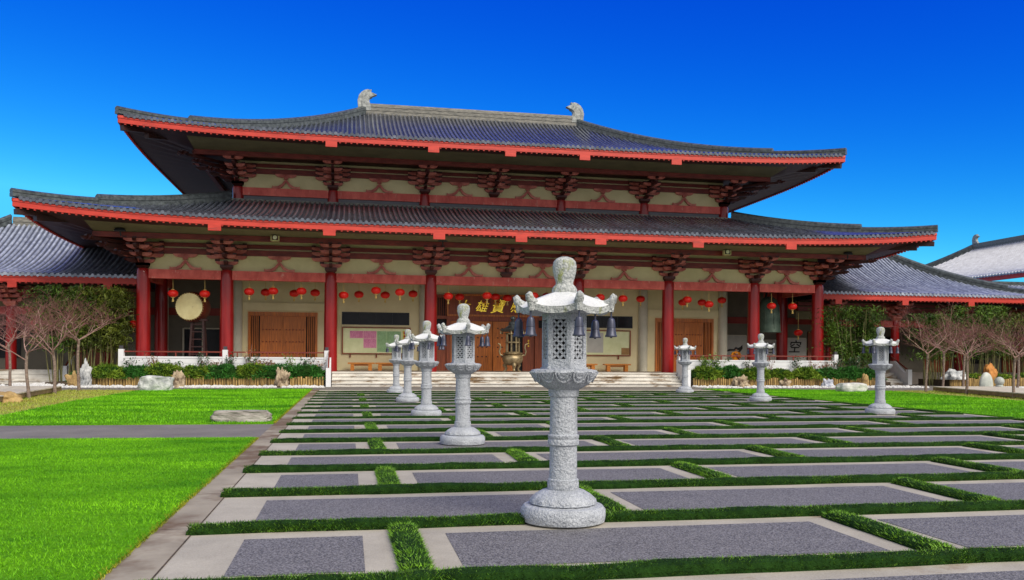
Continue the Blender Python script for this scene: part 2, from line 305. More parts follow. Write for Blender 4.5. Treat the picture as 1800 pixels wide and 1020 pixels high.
# paved court: concrete bands with aggregate panels, rows of dwarf hedge between
PX0,PX1=-1.72,18.2
ROWY=[8.12+2.06*k for k in range(-2,16)]
struct(sheet('paving',[(PX0,1.),(PX1,1.),(PX1,41.8),(PX0,41.8)],.004,'concrete'))
M['kerb']=mat('stained_kerb_concrete',(.27,.235,.18),.85,(.36,.32,.25),.1,1.2,bump=.15,bscale=40,bdist=.01,stain=(.35,(.15,.10,.06),.47,(1,1,1)))
struct(sheet('kerb',[(-1.72,1.),(-1.375,1.),(-1.375,41.8),(-1.72,41.8)],.0078,'kerb'))
mbp=MB(); mbk=MB()
for k in range(-3,15):
    y0=8.12+2.06*k; ya=y0+.175+.21; yb=y0+2.06-.175-.21
    if k==-3: continue
    xs=[0.5+4.333*i for i in range(5)] if k%2==1 or k==-1 else [2.7+4.333*i for i in range(4)]
    if (k+1)%2==0: xs=[0.5+4.333*i for i in range(5)]
    else: xs=[2.7+4.333*i for i in range(4)]
    ed=[-1.37+.28-.36]+xs+[PX1+.0]
    for i in range(len(ed)-1):
        a=ed[i]+.16+.21+(.2 if i==0 else 0); b=ed[i+1]-.16-.21
        if b-a>.3: mbp.add([(a,ya,.008),(b,ya,.008),(b,yb,.008),(a,yb,.008)],[(0,1,2,3)])
struct(mbp.build('paving_panels','aggregate',fix=False))
mbk=MB()
mbk.add([(-1.375,1,.0082),(-1.36,1,.0082),(-1.36,41.8,.0082),(-1.375,41.8,.0082)],[(0,1,2,3)])
for y in np.arange(2.1,41.5,2.06): mbk.add([(PX0,y,.0082),(-1.375,y,.0082),(-1.375,y+.014,.0082),(PX0,y+.014,.0082)],[(0,1,2,3)])
struct(mbk.build('paving_joints','soil',fix=False))

def hedge(name,L,ax,gaps,dens,label,loc,m,group,w=.25,h=.10,seed=0,rise=1.):
    r=random.Random(seed); mb=MB(); segs=[]; a=-L/2
    for g0,g1 in sorted(gaps): segs.append((a,g0)); a=g1
    segs.append((a,L/2)); pts=[]; dr=[]
    for s0,s1 in segs:
        if s1-s0<.15: continue
        n=max(3,int((s1-s0)/.12)); rows=[]
        for i in range(n+1):
            x=s0+(s1-s0)*i/n; en=min(1,min(i,n-i)/1.5+.55)
            hh=h*.86*en*(1+.28*mnoise.noise(Vector((x*1.3,seed*5.1,0)))+.18*mnoise.noise(Vector((x*6,seed*5.1,0)))); ww=w*.92*(1+.22*mnoise.noise(Vector((x*1.1,seed*2.3,4)))); of=.02*mnoise.noise(Vector((x*.8,seed,9)))
            rows.append([(x,of+u*ww/2,v*hh) for u,v in ((-1,-.05),(-1,.45),(-.8,.85),(-.4,1),(0,1.05),(.4,1),(.8,.85),(1,.45),(1,-.05))])
        mb.grid(rows); mb.add(rows[0],[tuple(range(8,-1,-1))]); mb.add(rows[-1],[tuple(range(9))])
        nb=int((s1-s0)*dens); t=nrg.uniform(s0+.01,s1-.01,nb); an=nrg.uniform(-.12,PI+.12,nb)
        cu=np.cos(an); sv=np.clip(np.sin(an),.05,1)
        lo=np.array([.02*mnoise.noise(Vector((x*.8,seed,9))) for x in t])
        hv=np.array([1+.16*mnoise.noise(Vector((x*1.3,seed*5.1,0))) for x in t])
        pts.append(np.stack([t,lo+cu*w*.43,sv**.7*h*.72*hv],1)); dr.append(np.stack([np.zeros(nb),cu*.55,sv*.1-.25],1))
    o=thing(name,label,'hedge',loc,group)
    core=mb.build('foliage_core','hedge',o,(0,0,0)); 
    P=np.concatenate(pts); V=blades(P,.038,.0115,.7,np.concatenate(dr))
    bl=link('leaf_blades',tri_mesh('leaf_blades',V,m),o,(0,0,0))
    if ax=='y': o.rotation_euler=(0,0,PI/2)
    return o
LANT=[(2.063,8.12+7.5086*k) for k in range(5)]+[(15.47,22.886+7.505*k) for k in range(3)]
ordn=['nearest the camera','second from the front','third from the front','fourth from the front','fifth from the front','sixth from the front','seventh from the front','eighth from the front','ninth from the front','tenth from the front','eleventh from the front','twelfth from the front','sixth from the hall steps','fifth from the hall steps','fourth from the hall steps','third from the hall steps','second from the hall steps','nearest the hall steps']
HX0,HX1=-1.41,17.92; HC=(HX0+HX1)/2; HL=HX1-HX0
for i,y in enumerate(ROWY):
    gaps=[(lx-HC-.4,lx-HC+.4) for lx,ly in LANT if abs(ly-y)<.45]
    dens=1900 if i<4 else (800 if i<7 else (400 if i<11 else 200))
    hedge('hedge_row',HL,'x',gaps,dens,'long low green hedge row across the paving, '+ordn[i],(HC,y,0),'hedgeblade','long hedge rows across the court',seed=i,h=.098 if i<5 else (.085 if i<9 else .068),w=.25 if i<9 else .22)
cord=['leftmost','second from the left','third from the left','fourth from the left','rightmost']
for k in range(-2,15):
    xs=[0.5+4.333*i for i in range(5)] if (k+1)%2==0 else [2.7+4.333*i for i in range(4)]
    y0=8.12+2.06*k; yc=y0+1.03
    if k==-2: xs=xs[1:]
    for j,x in enumerate(xs):
        if any(abs(lx-x)<.6 and abs(ly-yc)<1.2 for lx,ly in LANT) and False: continue
        gaps=[(ly-yc-.42,ly-yc+.42) for lx,ly in LANT if abs(lx-x)<.5 and abs(ly-yc)<1.1]
        dens=1700 if k<3 else (700 if k<6 else 350)
        wh={0:'leftmost',len(xs)-1:'rightmost'}.get(j,cord[j])
        rowname=ordn[k+2]
        hedge('hedge_link',2.06-.36,'y',gaps,dens,f'short hedge, {wh}, just behind the row {rowname}',(x,yc,0),'hedgebright','short hedges linking the long rows',w=.26,h=.092 if k<4 else .07,seed=100+k*7+j)
# grass blades on the lawns
def inpoly(pl,n,ymax=None,wf=None):
    xs=[p[0] for p in pl]; ys=[p[1] for p in pl]; out=np.zeros((0,3))
    while len(out)<n:
        m=n*2; q=np.stack([nrg.uniform(min(xs),max(xs),m),nrg.uniform(max(3,min(ys)),max(ys),m),np.full(m,.028)],1)
        ins=np.zeros(m,bool); j=len(pl)-1
        for i in range(len(pl)):
            xi,yi=pl[i]; xj,yj=pl[j]; c=((yi>q[:,1])!=(yj>q[:,1]))&(q[:,0]<(xj-xi)*(q[:,1]-yi)/(yj-yi+1e-9)+xi); ins^=c; j=i
        out=np.concatenate([out,q[ins]])
    return out[:n]
P1=inpoly([(-9,4.5),(-1.74,4.5),(-1.74,17.2),(-9,17.5)],240000)
struct(link('lawn_grass',tri_mesh('lawn_grass',np.concatenate([blades(P1,.025,.0065,.8),blades(inpoly(LAWN_FL,45000),.05,.02,.6),blades(inpoly([(18.3,18),(26,18)]+LAWN_R[2:],40000),.05,.02,.6)]),'blade')),'stuff')
# ragged turf spilling over the kerb edge
t=nrg.uniform(4,42.,9000); t=t[(t<17.2)|(t>20.9)]; E1=np.stack([-1.73+nrg.uniform(-.03,.035,len(t)),t,np.full(len(t),.012)],1)
M['edgeblade']=mat('yellowed_edge_grass',(.16,.24,.010),.6,(.30,.28,.02),.2,2,island=.4,spec=.2)
struct(link('lawn_edge_grass',tri_mesh('lawn_edge_grass',blades(E1,.034,.009,.9),'edgeblade')),'stuff')
q=inpoly([(-12.3,21),(-8.62,20.95),(-9.22,30.9),(-9.27,40.5),(-12.4,41.4)],9000); q2=inpoly([(26.3,20),(28.3,20),(29.2,30),(30,39.8),(27.3,39.8)],5000)
M['dryblade']=mat('dry_grass_blade',(.40,.36,.07),.7,(.22,.34,.04),.2,.6,island=.35,spec=.15)
struct(link('dry_grass_tufts',tri_mesh('dry_grass_tufts',blades(np.concatenate([q,q2]),.06,.022,.8),'dryblade')),'stuff')

# ================================================================== ROOFS
def roof_pt(cx,cy,W,D,w1,d1,zE,zR,lift,c1,sq=0):
    def f(side,s,t):         # side 0 front(-y) 1 right 2 back 3 left ; s in[-1,1]
        w=W+(w1-W)*t; d=D+(d1-D)*t; z=zE+(zR-zE)*(c1*t+(1-c1)*t*t)+lift*(1-t)**2*(abs(s)**4.6 if s*sq<=0 or side!=0 else 0)
        if side==0: return (cx+s*(W if s*sq>0 else w),cy-d,z)
        if side==2: return (cx-s*w,cy+d,z)
        if side==1: return (cx+w,cy+s*d,z)
        return (cx-w,cy-s*d,z)
    return f
def make_roof(root,name,cx,cy,W,D,w1,d1,zE,zR,lift,c1,sp=.29,sides=(0,1,2,3),fh=.30,tabs=(),soffit=None,tabw=.62,rr=.085,sq=0,hipstep=.62,hips=(0,1,2,3),raft=True,cover='tilecover',base='tile'):
    f=roof_pt(cx,cy,W,D,w1,d1,zE,zR,lift,c1,sq); mb=MB(); NT=10; rngs=[]
    for sd in sides:
        n0=len(mb.f); NS=48 if sd in (0,2) else 36
        mb.grid([[f(sd,-1+2*i/NS,j/NT) for j in range(NT+1)] for i in range(NS+1)])
        hw,hw1=(W,w1) if sd in (0,2) else (D,d1); nsurf=len(mb.f)
        n=int(2*hw/sp); step=2*hw/n
        ax=Vector(((1,0,0),(0,1,0),(-1,0,0),(0,-1,0))[sd]); out=Vector(((0,-1,0),(1,0,0),(0,1,0),(-1,0,0))[sd])
        for i in range(n):
            x=-hw+step*(i+.5); flat_=sd==0 and x*sq>0; tm=1 if abs(x)<=hw1 or flat_ else (hw-abs(x))/(hw-hw1)
            if tm<.03: continue
            m=max(2,int(tm*9)); vs=[]
            for j in range(m+1):
                t=tm*j/m; cur=hw if flat_ else hw+(hw1-hw)*t; p=Vector(f(sd,max(-1,min(1,x/cur)),t))+(out*.06 if j==0 else Vector((0,0,0)))
                vs+=[p+ax*(rr*math.cos(a))+Vector((0,0,.02+rr*1.15*math.sin(a))) for a in (0,PI*.25,PI*.5,PI*.75,PI)]
            mb.add(vs,[(j*5+k,j*5+k+1,(j+1)*5+k+1,(j+1)*5+k) for j in range(m) for k in range(4)])
            p=Vector(f(sd,x/hw,0))+out*.07; q=[p+ax*(rr*1.12*math.cos(a))+Vector((0,0,.025+rr*1.12*math.sin(a))) for a in [2*PI*k/8 for k in range(8)]]
            mb.add(q+[v-out*.05 for v in q],[tuple(range(8))]+[(k,(k+1)%8,(k+1)%8+8,k+8) for k in range(8)])
            p2=Vector(f(sd,max(-1,min(1,(x+step/2)/hw)),0))+out*.05
            mb.add([p2-ax*step*.42+Vector((0,0,.03)),p2+ax*step*.42+Vector((0,0,.03)),p2+ax*step*.3-Vector((0,0,.07)),p2-Vector((0,0,.12)),p2-ax*step*.3-Vector((0,0,.07))],[(0,1,2,3,4)])
        rngs.append((nsurf-n0,len(mb.f)-nsurf))
    roof=mb.build(name,base,root,fix=False,smooth=True); roof.data.materials.append(M[cover]); mi=[]
    for a,b in rngs: mi+=[0]*a+[1]*b
    roof.data.polygons.foreach_set('material_index',mi)
    # fascia, rafters
    fm=MB(); rm=MB()
    for sd in sides:
        hw=W if sd in (0,2) else D; NS=60; out=Vector(((0,-1,0),(1,0,0),(0,1,0),(-1,0,0))[sd]); ax=Vector(((1,0,0),(0,1,0),(-1,0,0),(0,-1,0))[sd])
        g=[]
        for i in range(NS+1):
            s=-1+2*i/NS; p=Vector(f(sd,s,0))-ax*s*.05
            g.append([p-out*.02+Vector((0,0,-.015)),p+out*.0+Vector((0,0,-.11)),p+out*.0+Vector((0,0,-.11-.06)),p-out*.03+Vector((0,0,-.17)),p-out*.03+Vector((0,0,-.11-fh)),p-out*.16+Vector((0,0,-.11-fh)),p-out*.16+Vector((0,0,-.015)),p-out*.02+Vector((0,0,-.015))])
        fm.grid(g)
        for x in (tabs if sd in (0,) else ()):
            p=Vector(f(sd,x/hw,0)); fm.box(p.x-tabw/2,p.x+tabw/2,p.y+.015,p.y+.14,p.z-.11-fh-.30,p.z-.11-fh+.02)
        if raft:
            n=int(2*hw/.31); V=[]
            for i in range(n):
                for e in (-.045,.045):
                    x=-hw+.4+(2*hw-.8)*i/(n-1)+e; p=Vector(f(sd,x/hw,0)); z=p.z-.11-fh+.02
                    for dz,o_ in ((.05,.06),(-.01,.06),(-.08,.06),(-.08,.15),(-.01,.15)): q=p-out*o_; q.z=z+dz; V.append(q)
            F=[]
            for j in range(2*n-1): F+=[(5*j,5*j+1,5*j+6,5*j+5),(5*j+1,5*j+4,5*j+9,5*j+6)]
            for i in range(n):
                j=10*i; F+=[(j+1,j+2,j+7,j+6),(j+2,j+3,j+8,j+7),(j+3,j+4,j+9,j+8),(j+1,j+4,j+3,j+2),(j+6,j+7,j+8,j+9)]
            rm.add(V,F)
    fm.build('fascia','fascia',roof,fix=True)
    if raft: rm.build('rafter_end_strip','fascia',roof,fix=False)  # rafter ends, joined along an added back strip
    # hip ridges
    for h in hips:
        sx=(-1,1,1,-1)[h]; sy=(-1,-1,1,1)[h]
        def hp(t):
            w=W+(w1-W)*t; d=D+(d1-D)*t; return Vector((cx+sx*w,cy+sy*d,zE+(zR-zE)*(c1*t+(1-c1)*t*t)+lift*(1-t)**2))
        hm=MB(); ts=hipstep
        pr=[(-.2,-.1),(-.2,.16),(-.15,.16),(-.15,.22),(-.19,.22),(-.19,.40),(-.14,.44),(0,.52),(.14,.44),(.19,.40),(.19,.22),(.15,.22),(.15,.16),(.2,.16),(.2,-.1)]
        hm.sweep([hp(t)+Vector((0,0,.06)) for t in [ts*.55+(1-ts*.55)*i/14 for i in range(15)]],pr)
        pr2=[(u*.85,v*.66) for u,v in pr]
        hm.sweep([hp(t)+Vector((0,0,.05+.06*(1-t*2)**2 if t<.5 else .05)) for t in [.0+ts*.56*i/12 for i in range(13)]],pr2)
        hm.build('hip_ridge','ridge',roof,smooth=True)
        cm=MB(); a=hp(.015); b=hp(.22); cm.bar(a+Vector((0,0,-.66)),b+Vector((0,0,-.62)),.30,.26); a=hp(.09); cm.bar(a+Vector((0,0,-.88)),hp(.30)+Vector((0,0,-.9)),.34,.26); cm.build('corner_beam','dkbrown',roof)
    return roof,f
def ring(mb,cx,cy,r0,r1,NS=40):   # r=(w,d,zfun(s)) outer->inner strip on four sides
    for sd in range(4):
        P=[]
        for i in range(NS+1):
            s=-1+2*i/NS
            def pt(r):
                w,d,zf=r
                return {0:(cx+s*w,cy-d,zf(s)),1:(cx+w,cy+s*d,zf(s)),2:(cx-s*w,cy+d,zf(s)),3:(cx-w,cy-s*d,zf(s))}[sd]
            P.append([pt(r0),pt(r1)])
        mb.grid(P)

# ================================================================== MAIN HALL
hall=thing('temple_hall','large two tiered red temple hall with dark tiled roofs behind the paved court','temple',(X0,YC,0))
# --- lower and upper roofs
DL=YR-44.6; DU=YR-47.9
lroof,lf=make_roof(hall,'lower_roof',X0,YR,24.84,DL,16.0,YR-53.25,8.47,10.88,.63,.62,tabs=(-B_,-C_,-E_,0,E_,C_,B_),hipstep=.62)
uroof,uf=make_roof(hall,'upper_roof',X0,YR,20.98,DU,7.9,0.02,13.78,19.3,.42,.42,tabs=(-C_,-E_,0,E_,C_),hipstep=.42)
# main ridge and its two ornaments
rd=MB()
zr=18.95
for w,z0,z1 in ((.62,0,.2),(.5,.2,.27),(.56,.27,.46),(.46,.46,.53),(.52,.53,.72),(.44,.72,.78),(.5,.78,.95)): rd.box(X0-7.9,X0+7.9,YR-w/2,YR+w/2,zr+z0,zr+z1)
rd.tube([(X0-7.9,YR,zr+.95),(X0+7.9,YR,zr+.95)],.15,8); rd.build('main_ridge','tiledk',hall)
sil=[(330,620),(312,430),(340,320),(390,250),(450,205),(530,178),(575,190),(615,178),(600,240),(660,258),(725,285),(650,318),(590,350),(565,400),(572,460),(600,510),(660,560),(672,620),(672,720),(380,720)]
for sx in (-1,1):
    om=MB(); po=[((x-500)*.00333*sx*-1*-1,(700-y)*.00333) for x,y in sil]
    po=[(u*(1 if sx<0 else -1) if False else u*(-sx),v) for u,v in [((x-500)*.00333,(700-y)*.00333) for x,y in sil]]
    om.prism(po,-.2,.2); rib=[]
    om.prism([(u*.55-sx*.02,v*.7+.25) for u,v in po],-.27,.27)
    o=om.build('ridge_ornament','ornament',hall,(sx*7.85,YR-YC,19.28))
# --- soffits, purlins, friezes
def tier(zb,W,wP,dP,wc,yc,lift,zE,fh,Dh,zs):
    # zb beam top ; purlin ring half sizes wP,dP ; columns half wc, plane yc ; zs soffit height at purlin
    sm=MB(); so=MB(); pm=MB()
    zo=lambda s: zE-.11-fh+.05+lift*abs(s)**4.6
    dk=MB(); dkp=[]
    for sd in (0,):
        P=[];NS=40
        for i in range(NS+1):
            s=(-1+2*i/NS)*wP/W; y0=YR-(Dh-.1) if sd==0 else YR+(Dh-.1); y1=YR-dP if sd==0 else YR+dP
            ym=y0+.95; zm=zo(s)+(zs-zo(s))*(ym-y0)/(y1-y0); P.append([(X0+s*W,ym,zm),(X0+s*W,y1,zs)]); P[-1][0]=(X0+s*W,ym,zm); dkp.append([(X0+s*W,y0,zo(s)),(X0+s*W,ym,zm)])
        sm.grid(P); dk.grid(dkp)
    dk.build('eave_shade_strip','dkbrown',hall,fix=False); sm.build('eave_soffit','soffit',hall,fix=False)  # outer soffit strip coloured dark for the shade behind the fascia
    for sx in (-1,1):
        P=[];NS=24
        for i in range(NS+1):
            u=-1+2*i/NS; P.append([(X0+sx*(W-.1),YR+u*(Dh-.1),zo(u)),(X0+sx*wP,YR+u*dP,zs+.002)])
        so.grid(P)
        for sy in (-1,1):   # corner triangles on the long sides
            P=[]
            for i in range(9):
                s=(wP+(W-wP)*i/8)/W; P.append([(X0+sx*s*W,YR+sy*(Dh-.1),zo(s)),(X0+sx*wP,YR+sy*dP,zs+.001)])
            so.grid(P)
    ring(so,X0,YR,(wP,dP,lambda s:zs+.02),(wc-.2,YR-yc-.2,lambda s:zs+.02),2)
    so.build('inner_soffit','dkbrown',hall,fix=False)  # dark colour here deepens the shade in the bracket gaps
    h=.27
    for a in ((X0-wP,X0+wP,YR-dP-.13,YR-dP+.13),(X0-wP,X0+wP,YR+dP-.13,YR+dP+.13),(X0-wP-.13,X0-wP+.13,YR-dP+.14,YR+dP-.14),(X0+wP-.13,X0+wP+.13,YR-dP+.14,YR+dP-.14)):
        pm.box(*a,zs-h,zs-.005)
    pm.build('eave_purlin','brown',hall)
    fz=MB(); yb=YR+(YR-yc)
    fz.box(X0-wc+.05,X0+wc-.05,yc+.02,yc+.12,zb,zs+.015); fz.box(X0-wc+.05,X0+wc-.05,yb-.12,yb-.02,zb,zs+.015)
    for sx in (-1,1): fz.box(X0+sx*wc-.05,X0+sx*wc+.05,yc+.125,yb-.125,zb,zs+.012)
    fz.build('frieze_panel','cream',hall)
    bb=MB()
    for z0,z1,t in ((.85,1.17,.1),(1.25,1.47,.07)):
        bb.box(X0-wc+.1,X0+wc-.1,yc-t,yc+.018,zb+z0,zb+z1)
        for sx in (-1,1): bb.box(min(X0+sx*(wc+.052),X0+sx*(wc+t+.06)),max(X0+sx*(wc+.052),X0+sx*(wc+t+.06)),yc+.1,yb-.1,zb+z0,zb+z1)
    bb.build('bracket_tie_beam','brown',hall)
tier(6.27,24.84,21.9,YR-47.3,A,YC,.63,8.47,.30,DL,7.97)
tier(11.75,20.98,17.7,YR-51.35,B_,YU,.42,13.78,.30,DU,13.36)
# --- dougong bracket set (local: x along wall, -y outward, z from beam top)
def arm_profile(hl,z0,z1,c=.22):
    h=z1-z0; return [(-hl,z1),(-hl,z0+h*.62),(-hl+c*.4,z0+h*.25),(-hl+c,z0),(hl-c,z0),(hl-c*.4,z0+h*.25),(hl,z0+h*.62),(hl,z1)]
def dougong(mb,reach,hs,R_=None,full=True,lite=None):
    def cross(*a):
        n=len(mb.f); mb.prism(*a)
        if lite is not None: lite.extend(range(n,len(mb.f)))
    def ab(fn):           # optional rotation of everything added
        o=len(mb.v); fn()
        if R_: mb.v[o:]=[tuple(R_@Vector(p)) for p in mb.v[o:]]
    def body():
        mb.add([(-.2,-.2,0),(.2,-.2,0),(.2,.2,0),(-.2,.2,0),(-.33,-.33,.16),(.33,-.33,.16),(.33,.33,.16),(-.33,.33,.16),(-.33,-.33,.3),(.33,-.33,.3),(.33,.33,.3),(-.33,.33,.3)],
            [(0,1,5,4),(1,2,6,5),(2,3,7,6),(3,0,4,7),(4,5,9,8),(5,6,10,9),(6,7,11,10),(7,4,8,11),(8,9,10,11)])
        st=[reach*k/3 for k in range(4)]
        lv=[(.30,.50),(.62,.82),(.94,1.14),(1.22,1.40)]
        lv=[(a*hs,b*hs) for a,b in lv]
        for k,(z0,z1) in enumerate(lv):
            # outward arm
            if k<3:
                y=-st[k+1]-.12; mb.prism([(.35,z0),(.35,z1),(y,z1),(y,z0+.13),(y+.18,z0)],-.085,.085,'x')
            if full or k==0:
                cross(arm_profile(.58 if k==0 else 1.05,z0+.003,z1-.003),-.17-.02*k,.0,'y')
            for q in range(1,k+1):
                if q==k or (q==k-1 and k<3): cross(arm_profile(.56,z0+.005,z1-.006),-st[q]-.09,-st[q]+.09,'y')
            # bearing blocks
            xs=[(.50,-.10)] if k==0 else [(.95,-.10)]
            for x,y in xs:
                for s in (-1,1):
                    if full or k==0: mb.cbox((s*x,y,z1+.055*hs),(.22,.24,.10*hs))
            for q in range(1,k+1):
                if q==k or (q==k-1 and k<3):
                    for s in (-1,0,1): mb.cbox((s*.48,-st[q],z1+.05*hs),(.2,.22,.09*hs))
        # nose of the top arm
        z0,z1=lv[3]; mb.prism([(.2,z0+.01),(.2,z1-.01),(-reach-.28,z1-.02),(-reach-.34,z0+.08),(-reach-.2,z0+.02)],-.075,.075,'x')
    ab(body)
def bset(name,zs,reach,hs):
    mb=MB(); li=[]; dougong(mb,reach,hs,lite=li); me=mb.mesh(name,'bracketshade'); me.materials.append(M['bracket'])
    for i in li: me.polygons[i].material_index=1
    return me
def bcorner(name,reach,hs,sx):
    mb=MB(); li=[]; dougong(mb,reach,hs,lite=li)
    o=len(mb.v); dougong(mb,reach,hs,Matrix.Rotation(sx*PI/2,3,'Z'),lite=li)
    m2=MB(); lv=[(.30,.50),(.62,.82),(.94,1.14),(1.22,1.40)]
    for k,(z0,z1) in enumerate(lv):
        L=(reach*1.35)*(k+1)/3.2; m2.prism([(.3,z0*hs+.01),(.3,z1*hs-.01),(-L-.2,z1*hs-.01),(-L-.28,z0*hs+.12),(-L,z0*hs+.01)],-.1,.1,'x')
        if k: m2.prism(arm_profile(.45,z0*hs+.012,z1*hs-.02),-L+.02,-L+.18,'y'); m2.cbox((0,-L+.1,z1*hs+.04),(.24,.24,.09))
    Rm=Matrix.Rotation(sx*PI/4,3,'Z'); m2.v=[tuple(Rm@Vector(p)) for p in m2.v]; mb.add(m2.v,m2.f); me=mb.mesh(name,'bracketshade'); me.materials.append(M['bracket'])
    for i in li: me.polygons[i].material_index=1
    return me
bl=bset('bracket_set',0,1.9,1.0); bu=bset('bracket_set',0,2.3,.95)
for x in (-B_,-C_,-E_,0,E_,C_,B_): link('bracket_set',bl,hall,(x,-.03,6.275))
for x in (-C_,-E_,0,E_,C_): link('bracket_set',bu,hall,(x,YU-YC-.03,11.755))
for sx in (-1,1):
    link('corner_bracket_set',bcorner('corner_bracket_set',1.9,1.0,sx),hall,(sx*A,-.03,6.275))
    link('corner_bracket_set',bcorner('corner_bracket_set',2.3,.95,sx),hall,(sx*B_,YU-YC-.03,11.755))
# inverted V struts
def strut_mesh():
    mb=MB(); pts=[]
    for s in (-1,1):
        up=[(0,.56),(.10,.47),(.26,.27),(.48,.14),(.74,.11),(.80,.17)]; lo=[(.82,.02),(.74,0),(.40,.01),(.20,.11),(.06,.30),(0,.38)]
        mb.prism([(s*x,z) for x,z in up+lo],-.15,-.03)
    mb.cbox((0,-.09,.615),(.26,.2,.11)); mb.prism(arm_profile(.62,.67,.86,.25),-.17,-.02)
    return mb.mesh('inverted_strut','bracket')
stm=strut_mesh()
xl=[-A,-B_,-C_,-E_,0,E_,C_,B_,A]
for i in range(8): link('inverted_strut',stm,hall,((xl[i]+xl[i+1])/2,0.01,6.275))
for i in range(1,7): link('inverted_strut',stm,hall,((xl[i]+xl[i+1])/2,YU-YC+.01,11.755))
# --- columns and beams
def colmesh(z0,z1,r0,r1,m,nm='column'):
    mb=MB(); mb.lathe([(r0,0),(r0,.02*(z1-z0)),(r0*.99,(z1-z0)*.5),(r1,(z1-z0)*.9),(r1*.97,(z1-z0)*.975),(r1*.82,z1-z0)],28); return mb.mesh(nm,m,True)
cl=colmesh(FL,6.30,.37,.345,'column'); cu=colmesh(10.5,11.78,.34,.335,'column'); cg=colmesh(FL,6.2,.31,.30,'greycol','wall_column')
for x in (-A,-B_,-C_,-E_,E_,C_,B_,A): link('column',cl,hall,(x,0,FL))
for x in (-B_,-C_,-E_,E_,C_,B_): link('column',cu,hall,(x,YU-YC,10.5)); link('wall_column',cg,hall,(x,YU-YC-.05,FL))
for x in (-A,A):
    for y in (53.7,): link('column',cl,hall,(x,y-YC,FL))
bx=[-A,-B_,-C_,-E_,E_,C_,B_,A]
for i in range(7):
    mb=MB(); mb.box(bx[i]+.30,bx[i+1]-.30,-.19,.19,5.77,6.262); mb.build('front_beam','beam',hall,(0,0,0))
for i in range(1,6):
    mb=MB(); mb.box(bx[i]+.28,bx[i+1]-.28,-.17,.17,11.27,11.742); mb.build('upper_beam','beam',hall,(0,YU-YC,0))
for sx in (-1,1):
    mb=MB(); mb.box(sx*A-.17,sx*A+.17,.3,27.8,5.77,6.262); mb.build('side_beam','beam',hall,(0,0,0))
    mb=MB(); mb.box(sx*B_-.15,sx*B_+.15,YU-YC+.3,YU-YC+18.6,11.27,11.742); mb.build('side_beam','beam',hall,(0,0,0))
mb=MB(); mb.box(X0-B_,X0+B_,YU-.06,YU+.1,10.6,11.262); 
for sx in (-1,1): mb.box(X0+sx*B_-.08,X0+sx*B_+.08,YU+.12,YR+9.4,10.6,11.262)
mb.build('roof_flashing','flash',hall)
mb=MB(); mb.box(X0-15.9,X0+15.9,53.12,53.34,10.80,10.98); mb.build('roof_abutment_ridge','tiledk',hall)
# --- platform, steps
mb=MB(); mb.box(X0-20.7,X0+20.5,47.75,86,-.05,FL); mb.build('platform','deckfl',hall)
for i in range(4):
    z1=FL*(4-i)/4+.004; mb=MB(); y1=47.74 if True else 0
    mb.box(X0-9.85,X0+9.85,47.745-.33*(i)-.33,47.745-.33*i-.0 if i==0 else 47.745-.33*i-.0,-.05,z1-.0)
    mb.box(X0-9.86,X0+9.86,47.745-.33*i-.39,47.745-.33*i-.30,z1-.045,z1+.004)
    mb.build('step','stepst',hall)
mb=MB(); mb.box(X0-9.85,X0+9.85,47.7,48.6,FL+.002,FL+.012); mb.build('step_landing','stepst',hall)
# --- porch ceiling, inner walls
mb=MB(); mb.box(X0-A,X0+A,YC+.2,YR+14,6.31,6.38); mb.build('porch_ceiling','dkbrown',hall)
wl=MB(); Yw=YU+.05
def wallbay(x0,x1,holes):    # holes (xa,xb,za,zb) stacked left to right in one bay
    xs=sorted({x0,x1,*[h[0] for h in holes],*[h[1] for h in holes]})
    for a,b in zip(xs[:-1],xs[1:]):
        hs=[h for h in holes if h[0]<=a+1e-6 and h[1]>=b-1e-6]
        z=FL
        for h in sorted(hs,key=lambda q:q[2]):
            if h[2]>z+.01: wl.box(X0+a,X0+b,Yw,Yw+.2,z,h[2])
            z=h[3]
        if z<6.3: wl.box(X0+a,X0+b,Yw,Yw+.2,z,6.3)
wallbay(-B_,-C_,[(-14.95,-10.87,FL,4.28)]); wallbay(C_,B_,[(10.87,14.95,FL,4.28)])
wallbay(-C_,-E_,[(-9.41,-5.28,3.58,4.36)]); wallbay(E_,C_,[(5.28,9.3,3.58,4.36)])
wallbay(-E_,E_,[(-4.1,4.1,FL,5.55)])
for sx in (-1,1): wl.box(X0+sx*B_-.1,X0+sx*B_+.1,YU+.27,YR+9,FL,6.3)
wl.box(X0-B_+.12,X0+B_-.12,YR+8.8,YR+9,FL,6.3)
wl.build('porch_wall','wallcream',hall)
mb=MB()
for a,b in ((-B_+.32,-C_-.32),(C_+.32,B_-.32)):
    m2=MB(); m2.box(X0+a,X0+b,Yw-.14,Yw-.003,4.36,4.84); m2.build('wall_ledge','wallcream',hall)
for a,b in ((-C_+.32,-E_-.32),(E_+.32,C_-.32)):
    m2=MB(); m2.box(X0+a,X0+b,Yw-.035,Yw-.003,4.40,4.44); m2.build('wall_ledge','wallcream',hall)
mb=MB()
for sx in (-1,1):
    m2=MB(); m2.box(X0+sx*7.35-2.05,X0+sx*7.35+2.05,Yw-.07,Yw-.004,3.46,3.575); m2.build('window_sill','wallcream',hall)
